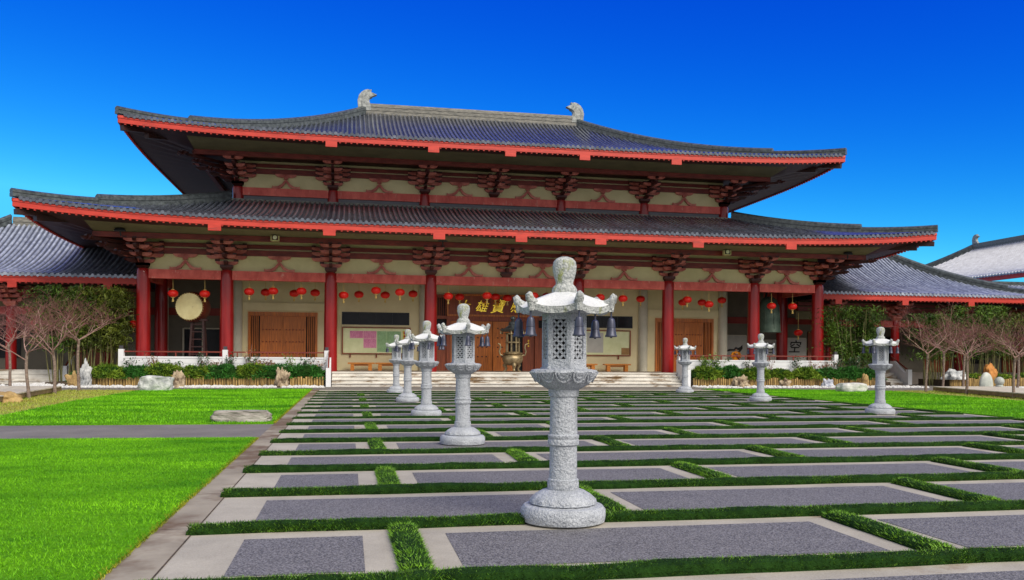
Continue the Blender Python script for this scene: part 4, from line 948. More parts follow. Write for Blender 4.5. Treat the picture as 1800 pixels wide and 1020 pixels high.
# notice boards
def board(label,xc,w,left):
    t=thing('notice_board',label,'notice board',(X0+xc,Yw,1.77))
    y=-.14; f=MB()
    for a in ((-w/2,w/2,y,-.02,1.60,1.66),(-w/2,w/2,y,-.02,0,.06),(-w/2,-w/2+.07,y,-.02,.06,1.60),(w/2-.07,w/2,y,-.02,.06,1.60)): f.box(*a)
    f.build('frame','wooddk',t,(0,0,0))
    b=MB(); b.box(-w/2+.07,w/2-.07,-.06,-.03,.06,1.60); b.build('backing','boardgreen',t,(0,0,0))
    for x in ((-w*.38,0,w*.38) if left else (-w*.3,w*.3)):
        s=MB(); s.box(x-.04,x+.04,-.10,-.02,-.22,-.002); s.build('bracket_foot','wooddk',t,(0,0,0))
    def paper(x0,x1,z0,z1,m,lm,n,off=0.):
        p=MB(); p.box(x0,x1,-.068-off,-.062-off,z0,z1); o=p.build('paper',m,t,(0,0,0)); l=MB()
        for i in range(n):
            z=z1-(z1-z0)*(i+.7)/(n+.4); xx=x0+.05
            while xx<x1-.08:
                ww=rng.uniform(.04,.12); l.box(xx,min(xx+ww,x1-.04),-.0705-off,-.0685-off,z-.012,z+.012); xx+=ww+rng.uniform(.02,.05)
        l.box(x0+.045,x0+.049,-.0704-off,-.0686-off,z0+.03,z1-.03)
        l.build('printed_lines',lm,o,(0,0,0))
    if left:
        paper(-1.62,-.80,.98,1.42,'pink','pinkline',6); paper(-.79,.0,.98,1.42,'pink','pinkline',6); paper(-.79,.0,.38,.97,'pink','pinkline',8)
        paper(.04,.62,.14,1.42,'greenp','greenline',16); paper(.63,1.5,.14,1.42,'greenp','greenline',16)
        p=MB(); p.box(1.62,1.82,-.07,-.062,.3,1.45); o=p.build('paper','yellow',t,(0,0,0))
        l=MB()
        for k in range(5): l.cbox((1.72,-.073,1.32-k*.2),(.10,.004,.11)); l.cbox((1.72,-.0735,1.32-k*.2),(.03,.004,.16))
        l.build('printed_characters','redink',o,(0,0,0))
    else:
        p=MB(); p.box(w/2-.62,w/2-.09,-.07,-.062,.08,.52); p.build('paper','tan',t,(0,0,0))
        p=MB(); p.box(-.9,.2,-.0675,-.062,.2,1.5); p.build('paper','boardcream',t,(0,0,0)); p=MB(); p.box(.4,1.2,-.0675,-.062,.6,1.5); p.build('paper','boardgreen',t,(0,0,0))
board('long framed notice board with pink and green sheets left of the entrance',-7.3,4.2,True)
board('framed pale green notice board with tan corner right of the entrance',7.1,4.1,False)
# benches
def bench(label,loc,w):
    t=thing('bench',label,'bench',loc,'orange timber benches under the notice boards')
    mb=MB(); mb.box(-w/2,w/2,-.22,.22,.40,.49); mb.build('seat','bench',t,(0,0,0))
    for s in (-1,1):
        mb=MB(); mb.box(s*(w/2-.28)-.11,s*(w/2-.28)+.11,-.18,.18,0,.398); mb.build('leg','bench',t,(0,0,0))
    mb=MB(); mb.box(-w/2+.4,w/2-.4,-.04,.04,.29,.395); mb.build('stretcher','bench',t,(0,0,0)); return t
bench('orange timber bench below the pink sheets',(.74,52.9,FL),1.62); bench('orange timber bench below the green sheets',(2.4,52.9,FL),1.62)
bench('orange timber bench right of the entrance, partly behind the front stone lantern',(14.75,52.9,FL),1.7); bench('orange timber bench right of the entrance, beside the grey column',(16.95,52.9,FL),1.75)
# calligraphy panels in the right end bay
for lab,x0,x1,z0,z1,chs in (('pale panel with one sweeping black brush character left of the bronze bell',25.2,27.35,1.0,3.25,()),('narrow pale panel with black and red brush writing below the bronze bell',28.3,29.75,1.0,2.95,(('色',.8,0,1.35),)),('tall pale panel with black brush writing behind the rightmost column',30.3,31.9,.95,3.1,(('空',.95,-.1,1.5),))):
    t=thing('calligraphy_panel',lab,'panel',((x0+x1)/2,55.95,z0)); w=x1-x0
    mb=MB(); mb.box(-w/2,w/2,-.06,.03,0,z1-z0); mb.build('panel','boardcream',t,(0,0,0))
    mb=MB(); mb.box(-w/2,w/2,-.075,.02,z1-z0,z1-z0+.05); mb.box(-w/2-.04,-w/2-.002,-.075,.02,0,z1-z0); mb.box(w/2+.002,w/2+.04,-.075,.02,0,z1-z0); mb.build('frame','greycol',t,(0,0,0))
    if not chs:
        b_=MB(); b_.prism([(-.45,1.20),(-.2,1.32),(.2,1.30),(.62,1.46),(.78,1.62),(.80,1.36),(.66,1.16),(.45,1.02),(.2,.88),(.12,.84),(.40,1.10),(.52,1.24),(.3,1.20),(-.1,1.18),(-.4,1.12)],-.07,-.061); b_.build('character','ink',t,(0,0,0))
        for dx,dz,k in ((-.85,1.28,1.),(-.55,.80,1.2),(.35,.62,.7)):
            b_=MB(); b_.prism([(dx-.06*k,dz+.09*k),(dx+.05*k,dz+.10*k),(dx+.07*k,dz-.02*k),(dx,dz-.12*k),(dx-.07*k,dz-.05*k)],-.07,-.061); b_.build('character_dot','ink',t,(0,0,0))
    for ch,s,dx,dz in chs: glyph(ch,s,.004,'ink',t,(dx,-.065,dz),.2,.01)
# floodlights under the lower eave
for (x,y,z),lab,cr in (((-3.87,46.75,7.86),'small cream floodlight under the lower eave, left of centre',1),((21.63,46.75,7.86),'small cream floodlight under the lower eave, right of centre',1),((-11.5,46.6,7.95),'black floodlight under the left corner of the lower eave',0),((29.3,46.6,7.95),'black floodlight under the right corner of the lower eave',0),((5.01,46.9,8.0),'flat dark lamp under the lower eave left of the central bracket',0)):
    t=thing('floodlight',lab,'floodlight',(x,y,z))
    if cr:
        mb=MB(); mb.box(-.2,.2,-.1,.12,-.2,-.14); mb.box(-.22,-.17,-.1,.12,-.2,.08); mb.box(.17,.22,-.1,.12,-.2,.08); mb.build('bracket','lampcream',t,(0,0,0))
        mb=MB(); mb.lathe([(.13,0),(.13,.14),(.08,.2)],16); mb.v=[(p[0],p[2]-.1,p[1]) for p in mb.v]; mb.build('housing','blackmetal',t,(0,0,0),True)
        mb=MB(); mb.lathe([(.11,0),(.06,.02)],16); mb.v=[(p[0],-p[2]-.102,p[1]) for p in mb.v]; mb.build('lens','lampglass',t,(0,0,0),True)
    else:
        mb=MB(); mb.lathe([(.28,0),(.30,.06),(.2,.14)],16); mb.v=[(p[0],p[1]*.6-p[2]*.4,p[2]-.03+p[1]*.15) for p in mb.v]; mb.build('housing','blackmetal',t,(0,0,0),True); mb=MB(); mb.tube([(0,0,0),(.03,.1,-.28)],.035,6); mb.build('bracket','blackmetal',t,(0,0,0))
# person at the right door
pe=thing('person','person in an orange robe with dark hair standing behind the right rail','person',(23.93,50.3,FL),rz=R(-15))
def skinbody():
    V=[];Rr=[];Ed=[]
    def v(p,r,par=None):
        V.append(p); Rr.append(r); i=len(V)-1
        if par is not None: Ed.append((par,i))
        return i
    pel=v((0,0,.84),.13); wst=v((0,0,.98),.115,pel); ch=v((0,.01,1.18),.135,wst); nk=v((0,.0,1.33),.055,ch); jaw=v((0,-.02,1.41),.07,nk); hd=v((0,-.0,1.48),.085,jaw); tp=v((0,.01,1.55),.065,hd)
    for s in (-1,1):
        sh=v((s*.17,.01,1.26),.058,ch); el=v((s*.22,-.02,1.02),.042,sh); wr=v((s*.07,-.20,1.10),.028,el); pm=v((s*.03,-.235,1.16),.026,wr)
        for k,l in enumerate((.055,.07,.075,.07,.05)):
            b=v((s*.03+s*.012*(k-2)*.9,-.25-.004*k,1.18+(.0 if k else -.012)),.009,pm); v((s*.02+s*.014*(k-2),-.245,1.18+l),.007,b)
        hp=v((s*.09,0,.80),.085,pel); kn=v((s*.10,-.02,.44),.06,hp); an=v((s*.10,.02,.08),.04,kn); v((s*.11,-.14,.035),.035,an)
    me=bpy.data.meshes.new('body'); me.from_pydata(V,Ed,[]); o=link('body',me,pe,(0,0,0)); me.materials.append(M['skin'])
    sk=o.modifiers.new('skin','SKIN'); 
    for i,d in enumerate(me.skin_vertices[0].data): d.radius=(Rr[i],Rr[i]); d.use_root=(i==0)
    sb=o.modifiers.new('sub','SUBSURF'); sb.levels=1; sb.render_levels=1
    dg=bpy.context.evaluated_depsgraph_get(); bpy.context.view_layer.update(); m2=bpy.data.meshes.new_from_object(o.evaluated_get(bpy.context.evaluated_depsgraph_get())); o.modifiers.clear(); o.data=m2
    m2.polygons.foreach_set('use_smooth',[True]*len(m2.polygons))
    return o
bd=skinbody()
mb=MB(); fold=lambda a,j:1+.06*math.sin(9*a+j)
mb.lathe([(.26,.05),(.25,.3),(.215,.7),(.20,.95),(.215,1.12),(.215,1.22),(.15,1.30),(.075,1.335)],40,wob=fold,sy=.78); mb.build('robe','robe',pe,(0,0,0),True)
for s in (-1,1):
    mb=MB(); mb.tube([(s*.15,.01,1.27),(s*.24,-.0,1.10),(s*.235,-.05,1.0),(s*.12,-.17,1.07)],[.085,.085,.095,.075],12); mb.build('sleeve','robe',pe,(0,0,0),True)
mb=MB(); mb.tube([(-.17,-.15,1.24),(-.05,-.19,1.10),(.1,-.2,.92),(.2,-.14,.78)],.035,6); mb.build('sash','sash',pe,(0,0,0),True)
mb=MB(); mb.lathe([(.088,0),(.104,.03),(.106,.07),(.09,.12),(.05,.145),(.01,.15)],18,(0,.02,1.46)); mb.build('hair','hair',pe,(0,0,0),True)
mb=MB(); 
for s in (-1,1): mb.cbox((s*.032,-.088,1.475),(.02,.012,.01))
mb.cbox((0,-.088,1.415),(.04,.012,.008)); mb.build('eyes_and_mouth','hair',pe,(0,0,0)); mb=MB(); mb.prism([(-.012,1.435),(.012,1.435),(0,1.47)],-.108,-.08); mb.build('nose','skin',pe,(0,0,0))

# ================================================================== PLANTING
def log_edge(label,pts):
    t=MB(); tot=0
    for (x0,y0),(x1,y1) in zip(pts[:-1],pts[1:]):
        L=math.hypot(x1-x0,y1-y0); n=int(L/.135)
        for i in range(n):
            f=(i+.5)/n; h=.50+rng.uniform(-.06,.06)+(.14 if rng.random()<.07 else 0); r=.066*rng.uniform(.85,1.1)
            t.lathe([(r,-.05),(r,h-.02),(r*.85,h)],8,(x0+(x1-x0)*f,y0+(y1-y0)*f+rng.uniform(-.015,.015),0))
    o=t.build('log_edging','log',None,None,True); return tag(o,label,'log edging')
log_edge('upright split log edging round the left planting bed',[(-12.9,46.9),(-12.6,46.25),(-1.3,46.2)])
log_edge('upright split log edging round the right planting bed',[(19.35,46.2),(31.3,46.2),(31.8,46.7)])
log_edge('upright split log edging below the white rock at the far right',[(36.6,47.1),(52,47.0)])
def soil(x0,x1,y0,y1,z): 
    mb=MB(); mb.box(x0,x1,y0,y1,-.04,z); struct(mb.build('bed_soil','soil'))
soil(-12.8,-1.3,46.3,47.43,.40); soil(19.4,31.7,46.3,47.43,.40); soil(36.7,52,47.15,50.2,.40); soil(-15.3,-12.9,47.6,50.2,.18); soil(29.5,33,47.76,50.1,.25)
def juniper(x,y,z,rx,ry,rz,label,m,n=4200,seed=0):
    r=np.random.default_rng(seed+50); d=r.normal(size=(n,3)); d/=np.linalg.norm(d,axis=1)[:,None]; d[:,2]=np.abs(d[:,2])*1.0-.25
    k=np.array([1+.45*mnoise.fractal(Vector(p)*1.7+Vector((seed*3.1,0,0)),.8,2,3) for p in d])
    P=d*(k*r.uniform(.55,1.0,n)**.45)[:,None]*np.array([rx,ry,rz])
    P[:,2]+=rz*.28; P[:,2]=np.maximum(P[:,2],-.12)
    up=d*np.array([.9,.9,.5])+np.array([0,0,.35])
    V=leafpts(P,.135,.17,up*1.3); core=MB(); me=rock((rx*1.6,ry*1.5,rz*.95),seed,.3,1.5,sub=3); me.materials.append(M['hedge'])
    t=thing('juniper_shrub',label,'shrub',(x,y,z),'spreading junipers in the log edged beds'); link('inner_mass',me,t,(0,0,.0)); link('needle_sprays',tri_mesh('needles',V,m),t,(0,0,0)); return t
jl=[(-11.9,.95,.42,'juniper'),(-10.6,1.0,.40,'juniperdk'),(-9.2,1.1,.47,'juniper'),(-7.7,.95,.42,'juniper'),(-6.4,1.0,.44,'juniperdk'),(-5.0,1.0,.50,'juniper'),(-3.7,1.0,.44,'juniperdk'),(-2.2,.95,.46,'juniperdk')]
ln=['leftmost','second from the left','third from the left','fourth from the left','fifth from the left','sixth from the left','seventh from the left','rightmost']
for i,(x,rx,rz,m) in enumerate(jl): juniper(x,46.7+.1*(i%2),.40,rx*1.1,.74,rz*1.52,f'spreading green juniper in the left bed, {ln[i]}',m,seed=i)
jr=[(20.3,.95,.46,'juniper'),(21.8,1.05,.48,'juniperdk'),(23.4,1.0,.46,'juniper'),(25.0,1.0,.42,'juniper'),(26.6,.95,.44,'juniper'),(28.0,.95,.42,'juniperdk'),(29.4,1.05,.48,'juniperdk'),(30.8,.85,.42,'juniperdk')]
for i,(x,rx,rz,m) in enumerate(jr): juniper(x,46.75+.1*(i%2),.40,rx*1.1,.74,rz*1.52,f'spreading green juniper in the right bed, {ln[i]}',m,seed=20+i)
juniper(-13.6,48.6,.15,.95,.7,.55,'dark juniper beside the left wing steps','juniperdk',seed=41)
for i,(x,m) in enumerate(((38.3,'juniper'),(40.4,'juniper'),(42.6,'juniper'),(45,'juniper'),(47.4,'juniperdk'))): juniper(x,47.8,.42,1.2,.6,.34,f'low juniper behind the far right log edging, {ln[i]}',m,n=1500,seed=60+i)
# small plants in front of the white parapet
def plant(x,y,z,h,w,label,m,n,seed,style='twig'):
    r=random.Random(seed); t=thing('garden_shrub',label,'shrub',(x,y,z),'small shrubs before the white parapets'); mb=MB(); tips=[]
    for k in range(5 if style!='dome' else 9):
        a=r.uniform(0,2*PI); l=h*r.uniform(.7,1.05); p=Vector((0,0,0)); d=Vector((math.cos(a)*w/h*.6,math.sin(a)*.25,1)).normalized(); pts=[p.copy()]
        for q in range(4):
            p=p+d*l/4; d=(d+Vector((r.uniform(-.3,.3),r.uniform(-.2,.2),(-.35 if style=='dome' and q>0 else .05)))).normalized(); pts.append(p.copy()); tips.append(p.copy())
        mb.tube(pts,[.016,.013,.010,.008,.005],4)
        for q in range(4):
            e=pts[r.randint(1,4)]; f=e+Vector((r.uniform(-.25,.25)*w,r.uniform(-.1,.1),r.uniform(0,.25)*h)); mb.tube([e,f],[.007,.004],3); tips.append(f)
    mb.build('stems','twig' if style!='leafy' else 'bark',t,(0,0,0))
    tp=np.array([tuple(q) for q in tips]); idx=nrg.integers(0,len(tp),n); P=tp[idx]+nrg.normal(size=(n,3))*np.array([.09,.06,.07])
    link('leaves',tri_mesh('leaves',leafpts(P,.11,.32),m),t,(0,0,0)); return t
pls=[(-10.1,.75,.8,'leafbrown',90,'twig','twiggy red leaved shrub second from the left before the left parapet'),(-11.1,.6,.5,'leafdk',90,'leafy','dark leaved shrub near the left end of the left parapet'),(-8.9,.5,.8,'leafdk',110,'leafy','dark low leafy shrub before the left parapet'),(-7.5,.75,.5,'leafdk',120,'leafy','upright dark camellia left of the dome shrub'),(-6.9,.6,1.2,'leafbrown',260,'dome','low brown dome shrub under the left parapet post'),(-6.2,.85,.5,'leafdk',130,'leafy','upright dark camellia right of the left parapet post'),(-5.2,1.05,.3,'leafbrown',20,'twig','thin bare sapling before the left parapet'),(-4.3,.65,1.3,'leafbrown',280,'dome','wide brown dome shrub below the left door'),(-4.9,.7,.5,'leafdk',110,'leafy','dark camellia left of the wide brown dome shrub'),(-3.0,.8,.4,'leafgreen',80,'leafy','thin green shrub below the left door'),(-2.3,.65,.45,'leafdk',110,'leafy','dark camellia near the steps end of the left parapet'),(-1.75,.6,.8,'leafbrown',110,'dome','twiggy brown shrub at the steps end of the left parapet'),
 (20.6,.85,.8,'leafgreen',260,'leafy','bright green shrub beside the right stair wall'),(21.5,.85,.8,'leafgreen',260,'leafy','second bright green shrub from the right stair wall'),(23.4,.65,.6,'leafdk',130,'leafy','dark camellia below the person at the rail'),(24.7,1.0,.3,'leafbrown',25,'twig','thin bare sapling behind the middle right stone lantern'),(26.4,.7,.5,'leafdk',110,'leafy','dark camellia below the bronze bell'),(27.3,.85,.3,'leafbrown',25,'twig','hooked bare sapling before the right parapet'),(28.2,.7,.9,'leafbrown',170,'dome','brown leaved shrub before the right parapet'),(29.0,.75,.8,'leafdk',160,'leafy','dark sprawling shrub near the right parapet post'),(30.2,.9,.9,'leafdk',160,'leafy','dark shrub right of the right parapet post')]
for i,(x,h,w,m,n,s,lab) in enumerate(pls): plant(x,47.2,.62,h*1.3,w,lab,m,int(n*1.5),300+i,s)
# bamboo
def bamboo(x,y,w,d,h,label,m,nc,nl,seed,low=.32,gap=-.34):
    r=random.Random(seed); t=thing('bamboo_clump',label,'bamboo',(x,y,0),'bamboo clumps beside the hall'); mb=MB(); tips=[]
    for k in range(nc):
        bx_,by=r.uniform(-w*.36,w*.36),r.uniform(-d*.35,d*.35); l=h*r.uniform(.8,1.0); le=Vector((bx_/w*.5+r.uniform(-.08,.08),r.uniform(-.1,.06),1)); pts=[]
        for q in range(6):
            f=q/5; pts.append(Vector((bx_+le.x*l*f*.6+.12*math.sin(3*f+k),by+le.y*l*f*.5,l*f))); 
            if f>low: tips.append(pts[-1])
        mb.tube(pts,[.03,.028,.025,.02,.014,.008],5)
    mb.build('culms','culm',t,(0,0,0))
    n=int(nl*2.6); tp=np.array([tuple(q) for q in tips]); idx=nrg.integers(0,len(tp),n)
    P=tp[idx]+nrg.normal(size=(n,3))*np.array([w*.17,d*.2,h*.085]); g=np.array([mnoise.noise(Vector(p)*(1.25 if gap<-.3 else .95)+Vector((seed*3.7,0,0))) for p in P]); P=P[g>gap]
    # cut the crown flat where the eave presses on it
    P=P[(P[:,2]<h*1.02)&(P[:,2]>h*low*.8)]
    link('leaves',tri_mesh('leaves',leafpts(P,.2,.14,np.array([0,-.2,-.35])),m),t,(0,0,0)); return t
bamboo(-14.6,49.3,2.6,1.6,5.15,'bushy green bamboo clump left of the hall, behind the bare trees','bambooleaf',26,6500,1,.42)
bamboo(-13.05,49.0,1.9,1.5,5.1,'olive bamboo clump beside the leftmost hall column','bambooleafy',26,6000,2,.42)
bamboo(31.0,48.9,2.8,1.6,4.9,'bamboo clump just right of the rightmost hall column','bambooleaf',22,6000,3,.28,gap=-.10)
bamboo(37.3,49.0,3.0,1.6,4.5,'bright bamboo clump right of the short stone steps','bambooleaf',24,5500,4,.42,gap=-.10)
bamboo(40.2,49.2,3.0,1.6,5.1,'bamboo clump behind the orange rock','bambooleaf',24,5500,5,.42,gap=-.10)
bamboo(43.2,49.3,3.2,1.6,4.7,'bamboo clump behind the round ball stone at far right','bambooleafy',24,5500,6,.42,gap=-.10)
bamboo(46.6,49.4,3.2,1.6,5.3,'rightmost bamboo clump at the edge of the wing','bambooleaf',24,4500,7,.42,gap=-.10)
# bare cherry trees
def cherry(x,y,h,fork,label,seed,spread=1.,lean=0.,tr=.055):
    r=random.Random(seed); t=thing('bare_tree',label,'tree',(x,y,0),'bare cherry trees by the boardwalks'); tk=MB(); br=MB(); tw=MB()
    p=[Vector((lean*fork*f+.03*math.sin(5*f+seed),.03*math.cos(4*f+seed),fork*f)) for f in (0,.25,.5,.75,1)]; p[0].z=-.05
    tk.tube(p,[tr*1.25,tr,tr*.92,tr*.88,tr*.85],9); tk.build('trunk','bark',t,(0,0,0),True)
    def grow(q,d,l,rad,dep):
        n=4; pts=[q.copy()]; dd=d.copy()
        for i in range(n):
            dd=(dd+Vector((r.uniform(-.22,.22),r.uniform(-.22,.22),r.uniform(-.10,.16)))).normalized(); q=q+dd*l/n; pts.append(q.copy())
        (br if dep<2 else tw).tube(pts,[rad*(1-.45*i/n) for i in range(n+1)],5 if dep<2 else 3,False)
        if dep>=4: return
        m=(4,4,3,2)[dep]
        for k in range(m):
            i=r.randint(1,n) if k else n; b=pts[i]; a=r.uniform(0,2*PI); s=Vector((math.cos(a),math.sin(a),r.uniform(-.25,.5)))
            grow(b,(dd*.75+s*.8).normalized(),l*r.uniform(.5,.78),max(.004,rad*(.52-.1*(dep>1))),dep+1)
    nb=5
    for k in range(nb):
        a=2*PI*k/nb+r.uniform(-.35,.35); up=r.uniform(.38,.95); d=Vector((math.cos(a)*spread,math.sin(a)*spread*.9,up)).normalized(); st_=Vector(p[-1]) if k<3 else Vector(p[-2]).lerp(p[-1],r.uniform(.3,.9))
        grow(st_,d,(h-fork)*r.uniform(.62,.82),tr*.42,0)
    br.build('branches','bark' if False else 'twig',t,(0,0,0),2); tw.build('twigs','twigdk',t,(0,0,0),False,False)
for i,(x,y,h,f,lab,ln_) in enumerate([(-11.66,40.5,3.75,2.25,'slim bare tree rightmost in the left row, before the bamboo',0.0),(-11.68,37.6,3.55,1.75,'leaning bare tree second from the right in the left row',-.06),(-11.25,33.3,3.0,1.65,'bare tree with light forked limbs third from the right in the left row',-.03),(-14.9,42.0,3.9,2.1,'bare tree at the left frame edge',-.06),(-12.6,31.4,3.1,1.7,'bare tree outermost at the left frame edge',0),
   (28.44,38.3,3.9,1.95,'bare tree nearest the short steps in the right row',.03),(28.64,35.7,3.5,1.9,'bare tree second from the left in the right row',.03),(31.6,39.6,3.7,1.9,'bare tree behind the second one in the right row',.02),(33.6,43.8,3.9,2.1,'bare tree beside the tall oval stone',.03),(27.84,31.85,3.2,1.75,'bare tree nearest the camera in the right row',.02),(33.6,38.2,3.6,2.0,'bare tree at the right frame edge behind the boardwalk',.04)]):
    cherry(x,y,h,f,lab,900+i*3,1.0,ln_,.062 if h>3.3 else .057)

# ================================================================== ROCKS, BOARDWALKS
rock_thing('boulder','grey white flat topped boulder at the far edge of the left lawn','boulder',(-8.5,40.9,.0),(1.5,.8,1.05),3,'rockg',flat=.3,square=.4,rough=.3)
rock_thing('boulder','brown and cream rock behind the grey white boulder','boulder',(-8.3,44.7,0),(.62,.45,.82),5,'rockb',rough=.5,freq=1.8)
rock_thing('boulder','dark mottled scholar rock in the white gravel near the steps','boulder',(-3.35,44.8,0),(.62,.45,.92),8,'rockb',rough=.8,freq=2.1)
rock_thing('boulder','tall white scholar rock by the left bamboo','boulder',(-12.75,45.4,.0),(.48,.4,1.1),12,'rockg',rough=.6,freq=2.2)
rock_thing('boulder','lumpy brown rock left of the tall white scholar rock','boulder',(-13.3,45.6,0),(.7,.5,.7),14,'rocky',rough=.6,freq=2)
rock_thing('boulder','small ochre rock on the log edging right of the tall white rock','boulder',(-11.9,46.35,.45),(.5,.3,.3),15,'rocky',rough=.4)
rock_thing('stone_bench','long grey log shaped stone on the left lawn','stone bench',(-2.51,21.4,.03),(1.5,.42,.40),17,'rocklog',rough=.15,square=.72,freq=1.6,sub=5,flat=.45)
rock_thing('boulder','smooth white boulder in front of the right bed','boulder',(24.75,38.9,.0),(1.6,.8,.72),21,'rockw',rough=.24,flat=.35,square=.5,freq=1.1)
rock_thing('boulder','jagged white and brown rock before the right log edging','boulder',(21.6,44.8,0),(.85,.5,.58),23,'rockb',rough=.75,freq=2)
rock_thing('boulder','small cream rock between the right stone lanterns','boulder',(24.5,45.2,0),(.6,.4,.48),25,'rockb',rough=.8,freq=2.2)
rock_thing('boulder','blue grey rock in the right gravel','boulder',(27.3,45.4,0),(.72,.5,.5),27,'rockbl',rough=.45,freq=1.7)
rock_thing('boulder','ochre rock at the right end of the right bed','boulder',(29.9,45.7,.0),(.4,.35,.8),29,'rocky',rough=.4)
rock_thing('boulder','large white rock on the far right log edging','boulder',(37.0,47.1,.45),(1.5,.7,.6),31,'rockg',rough=.5,freq=1.4)
rock_thing('boulder','orange brown rock on the far right bed','boulder',(39.7,47.4,.4),(.95,.6,.95),33,'rocko',rough=.4)
rock_thing('boulder','ochre boulder at the end of the left boardwalk','boulder',(-11.05,30.8,0),(1.0,.7,.40),35,'rocky',rough=.3)
rock_thing('oval_stone','tall pale oval stone standing on the right gravel','standing stone',(35.1,42.2,.0),(.8,.5,.95),37,'pale',rough=.10,freq=.9)
bs=thing('ball_stone','pale round ball on a carved stone pedestal at far right','stone ornament',(34.0,39.9,0))
mb=MB(); mb.lathe([(.26,0),(.26,.10),(.19,.16),(.20,.28),(.14,.33)],18); mb.build('pedestal','pale',bs,(0,0,0),True)
mb=MB(); mb.lathe([(.05,.30)]+[(.24*math.cos(a),.52+.24*math.sin(a)) for a in [-PI/2*.85+PI*.9*i/10 for i in range(11)]],22); mb.build('ball','pale',bs,(0,0,0),True)
def boardwalk(label,poly,ax):
    t=thing('boardwalk',label,'boardwalk',(poly[0][0],poly[0][1],0)); (xa,ya),(xb,yb),(xc,yc),(xd,yd)=poly   # a-b inner edge, d-c outer edge
    mb=MB(); n=int(math.hypot(xb-xa,yb-ya)/.14)
    for i in range(n):
        f0=i/n; f1=(i+.93)/n; P=[(xa+(xb-xa)*f0,ya+(yb-ya)*f0),(xa+(xb-xa)*f1,ya+(yb-ya)*f1),(xd+(xc-xd)*f1,yd+(yc-yd)*f1),(xd+(xc-xd)*f0,yd+(yc-yd)*f0)]; mb.prism(P,.23,.27,'z')
    mb.build('planks','plank',t)
    fr=MB(); sx=1 if xd>xa else -1; fr.bar((xa+sx*.05,ya,.15),(xb+sx*.05,yb,.15),.05,.16); fr.bar((xd-sx*.05,yd,.15),(xc-sx*.05,yc,.15),.05,.16); fr.bar((xb,yb-.03,.15),(xc,yc-.03,.15),.05,.16); fr.build('edge_beam','plankdk',t)
    for k in range(5):
        f=(k+.5)/5; q=MB(); x=xa+(xb-xa)*f+sx*.12; y=ya+(yb-ya)*f; q.box(x-.06,x+.06,y-.06,y+.06,-.05,.07); q.build('bearer','plankdk',t)
boardwalk('pale timber boardwalk beside the left bare trees',[(-10.55,26),(-12.0,39.4),(-15.2,39.4),(-15,26)],-1)
boardwalk('pale timber boardwalk beside the right bare trees',[(26.6,27),(29.5,39.2),(33,39.2),(33,27)],1)

# ================================================================== SKY, SUN, CAMERA
CLOUD_FILL=(.62,.64,.69); SUN_EL=R(40); SUN_AZ=R(155)     # azimuth measured from +Y clockwise (towards +X)
world=bpy.data.worlds.new('World'); scene.world=world; world.use_nodes=True; nt=world.node_tree; bg=nt.nodes['Background']
sky=nd(nt,'ShaderNodeTexSky'); sky.sky_type='NISHITA'; sky.sun_disc=False; sky.sun_elevation=SUN_EL; sky.sun_rotation=SUN_AZ; sky.altitude=0; sky.air_density=1.0; sky.dust_density=.2; sky.ozone_density=4.0
def mth(op,a,b=None,cl=False):
    n=nd(nt,'ShaderNodeMath',operation=op,use_clamp=cl)
    for i,v in enumerate((a,b)):
        if v is None: continue
        if isinstance(v,(int,float)): n.inputs[i].default_value=v
        else: lk(nt,v,n.inputs[i])
    return n.outputs[0]
ST=.13
sep=nd(nt,'ShaderNodeSeparateColor'); lk(nt,sky.outputs[0],sep.inputs[0])
# the clear northern sky is graded to a deep saturated blue
g_=mth('MINIMUM',mth('MULTIPLY',mth('POWER',mth('MULTIPLY',sep.outputs[1],ST/.38),2.36),.17/ST),.62/ST)
b_=mth('MINIMUM',mth('MULTIPLY',mth('POWER',mth('MULTIPLY',sep.outputs[2],ST/.85),.75),1.0/ST),1.1/ST)
r_=mth('MULTIPLY',mth('POWER',mth('MULTIPLY',g_,ST),2.4),.25/ST)
cmb=nd(nt,'ShaderNodeCombineColor'); lk(nt,r_,cmb.inputs[0]); lk(nt,g_,cmb.inputs[1]); lk(nt,b_,cmb.inputs[2])
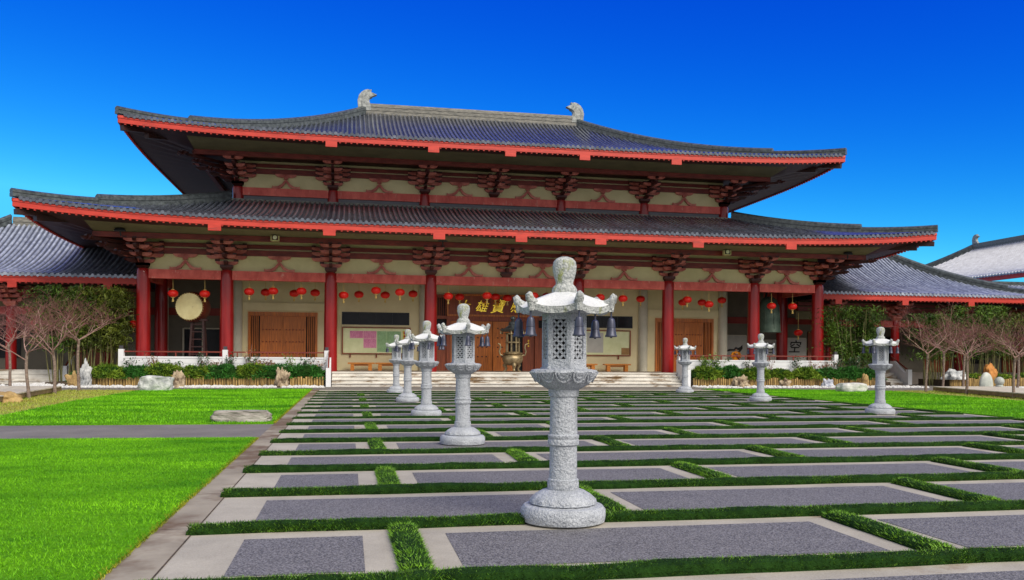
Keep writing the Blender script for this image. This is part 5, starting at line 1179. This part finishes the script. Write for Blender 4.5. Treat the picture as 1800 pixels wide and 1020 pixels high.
# unseen bright cloud added as soft white fill, behind and above the photographer
tcw=nd(nt,'ShaderNodeTexCoord'); sx_=nd(nt,'ShaderNodeSeparateXYZ'); lk(nt,tcw.outputs['Generated'],sx_.inputs[0])
nz=nd(nt,'ShaderNodeTexNoise'); nz.inputs['Scale'].default_value=2.2; nz.inputs['Detail'].default_value=6; lk(nt,tcw.outputs['Generated'],nz.inputs['Vector'])
mr=nd(nt,'ShaderNodeMapRange',interpolation_type='SMOOTHSTEP'); mr.inputs[1].default_value=.55; mr.inputs[2].default_value=.05; lk(nt,sx_.outputs[1],mr.inputs[0])
cl_=nd(nt,'ShaderNodeMix',data_type='RGBA'); cl_.inputs[6].default_value=(CLOUD_FILL[0]*.7/ST,CLOUD_FILL[1]*.7/ST,CLOUD_FILL[2]*.75/ST,1); cl_.inputs[7].default_value=(CLOUD_FILL[0]*1.3/ST,CLOUD_FILL[1]*1.3/ST,CLOUD_FILL[2]*1.25/ST,1); lk(nt,nz.outputs['Fac'],cl_.inputs[0])
mx=nd(nt,'ShaderNodeMix',data_type='RGBA'); lk(nt,mr.outputs[0],mx.inputs[0]); lk(nt,cmb.outputs[0],mx.inputs[6]); lk(nt,cl_.outputs[2],mx.inputs[7])
lk(nt,mx.outputs[2],bg.inputs['Color']); bg.inputs['Strength'].default_value=ST
sl=bpy.data.lights.new('sun','SUN'); sl.energy=3.3; sl.angle=R(36); sl.color=(1.0,.91,.78); so_=bpy.data.objects.new('sun',sl); COL.objects.link(so_)
dv=Vector((math.sin(SUN_AZ)*math.cos(SUN_EL),math.cos(SUN_AZ)*math.cos(SUN_EL),math.sin(SUN_EL))); so_.rotation_euler=dv.to_track_quat('Z','Y').to_euler()
cam=bpy.data.cameras.new('camera'); co=bpy.data.objects.new('camera',cam); COL.objects.link(co); scene.camera=co
cam.sensor_fit='HORIZONTAL'; cam.sensor_width=36; cam.lens=36*1505.57/1800; cam.shift_y=(629.09-510)/1800; cam.clip_end=2000; cam.clip_start=.1
YAW=.1882; RO=.0067
co.matrix_world=Matrix.Translation((0,0,1.6))@Matrix.Rotation(-YAW,4,'Z')@Matrix.Rotation(PI/2,4,'X')@Matrix.Rotation(RO,4,'Z')
vs=scene.view_settings; scene.display_settings.display_device='sRGB'; vs.view_transform='Standard'; vs.look='None'; vs.exposure=.08; vs.gamma=1
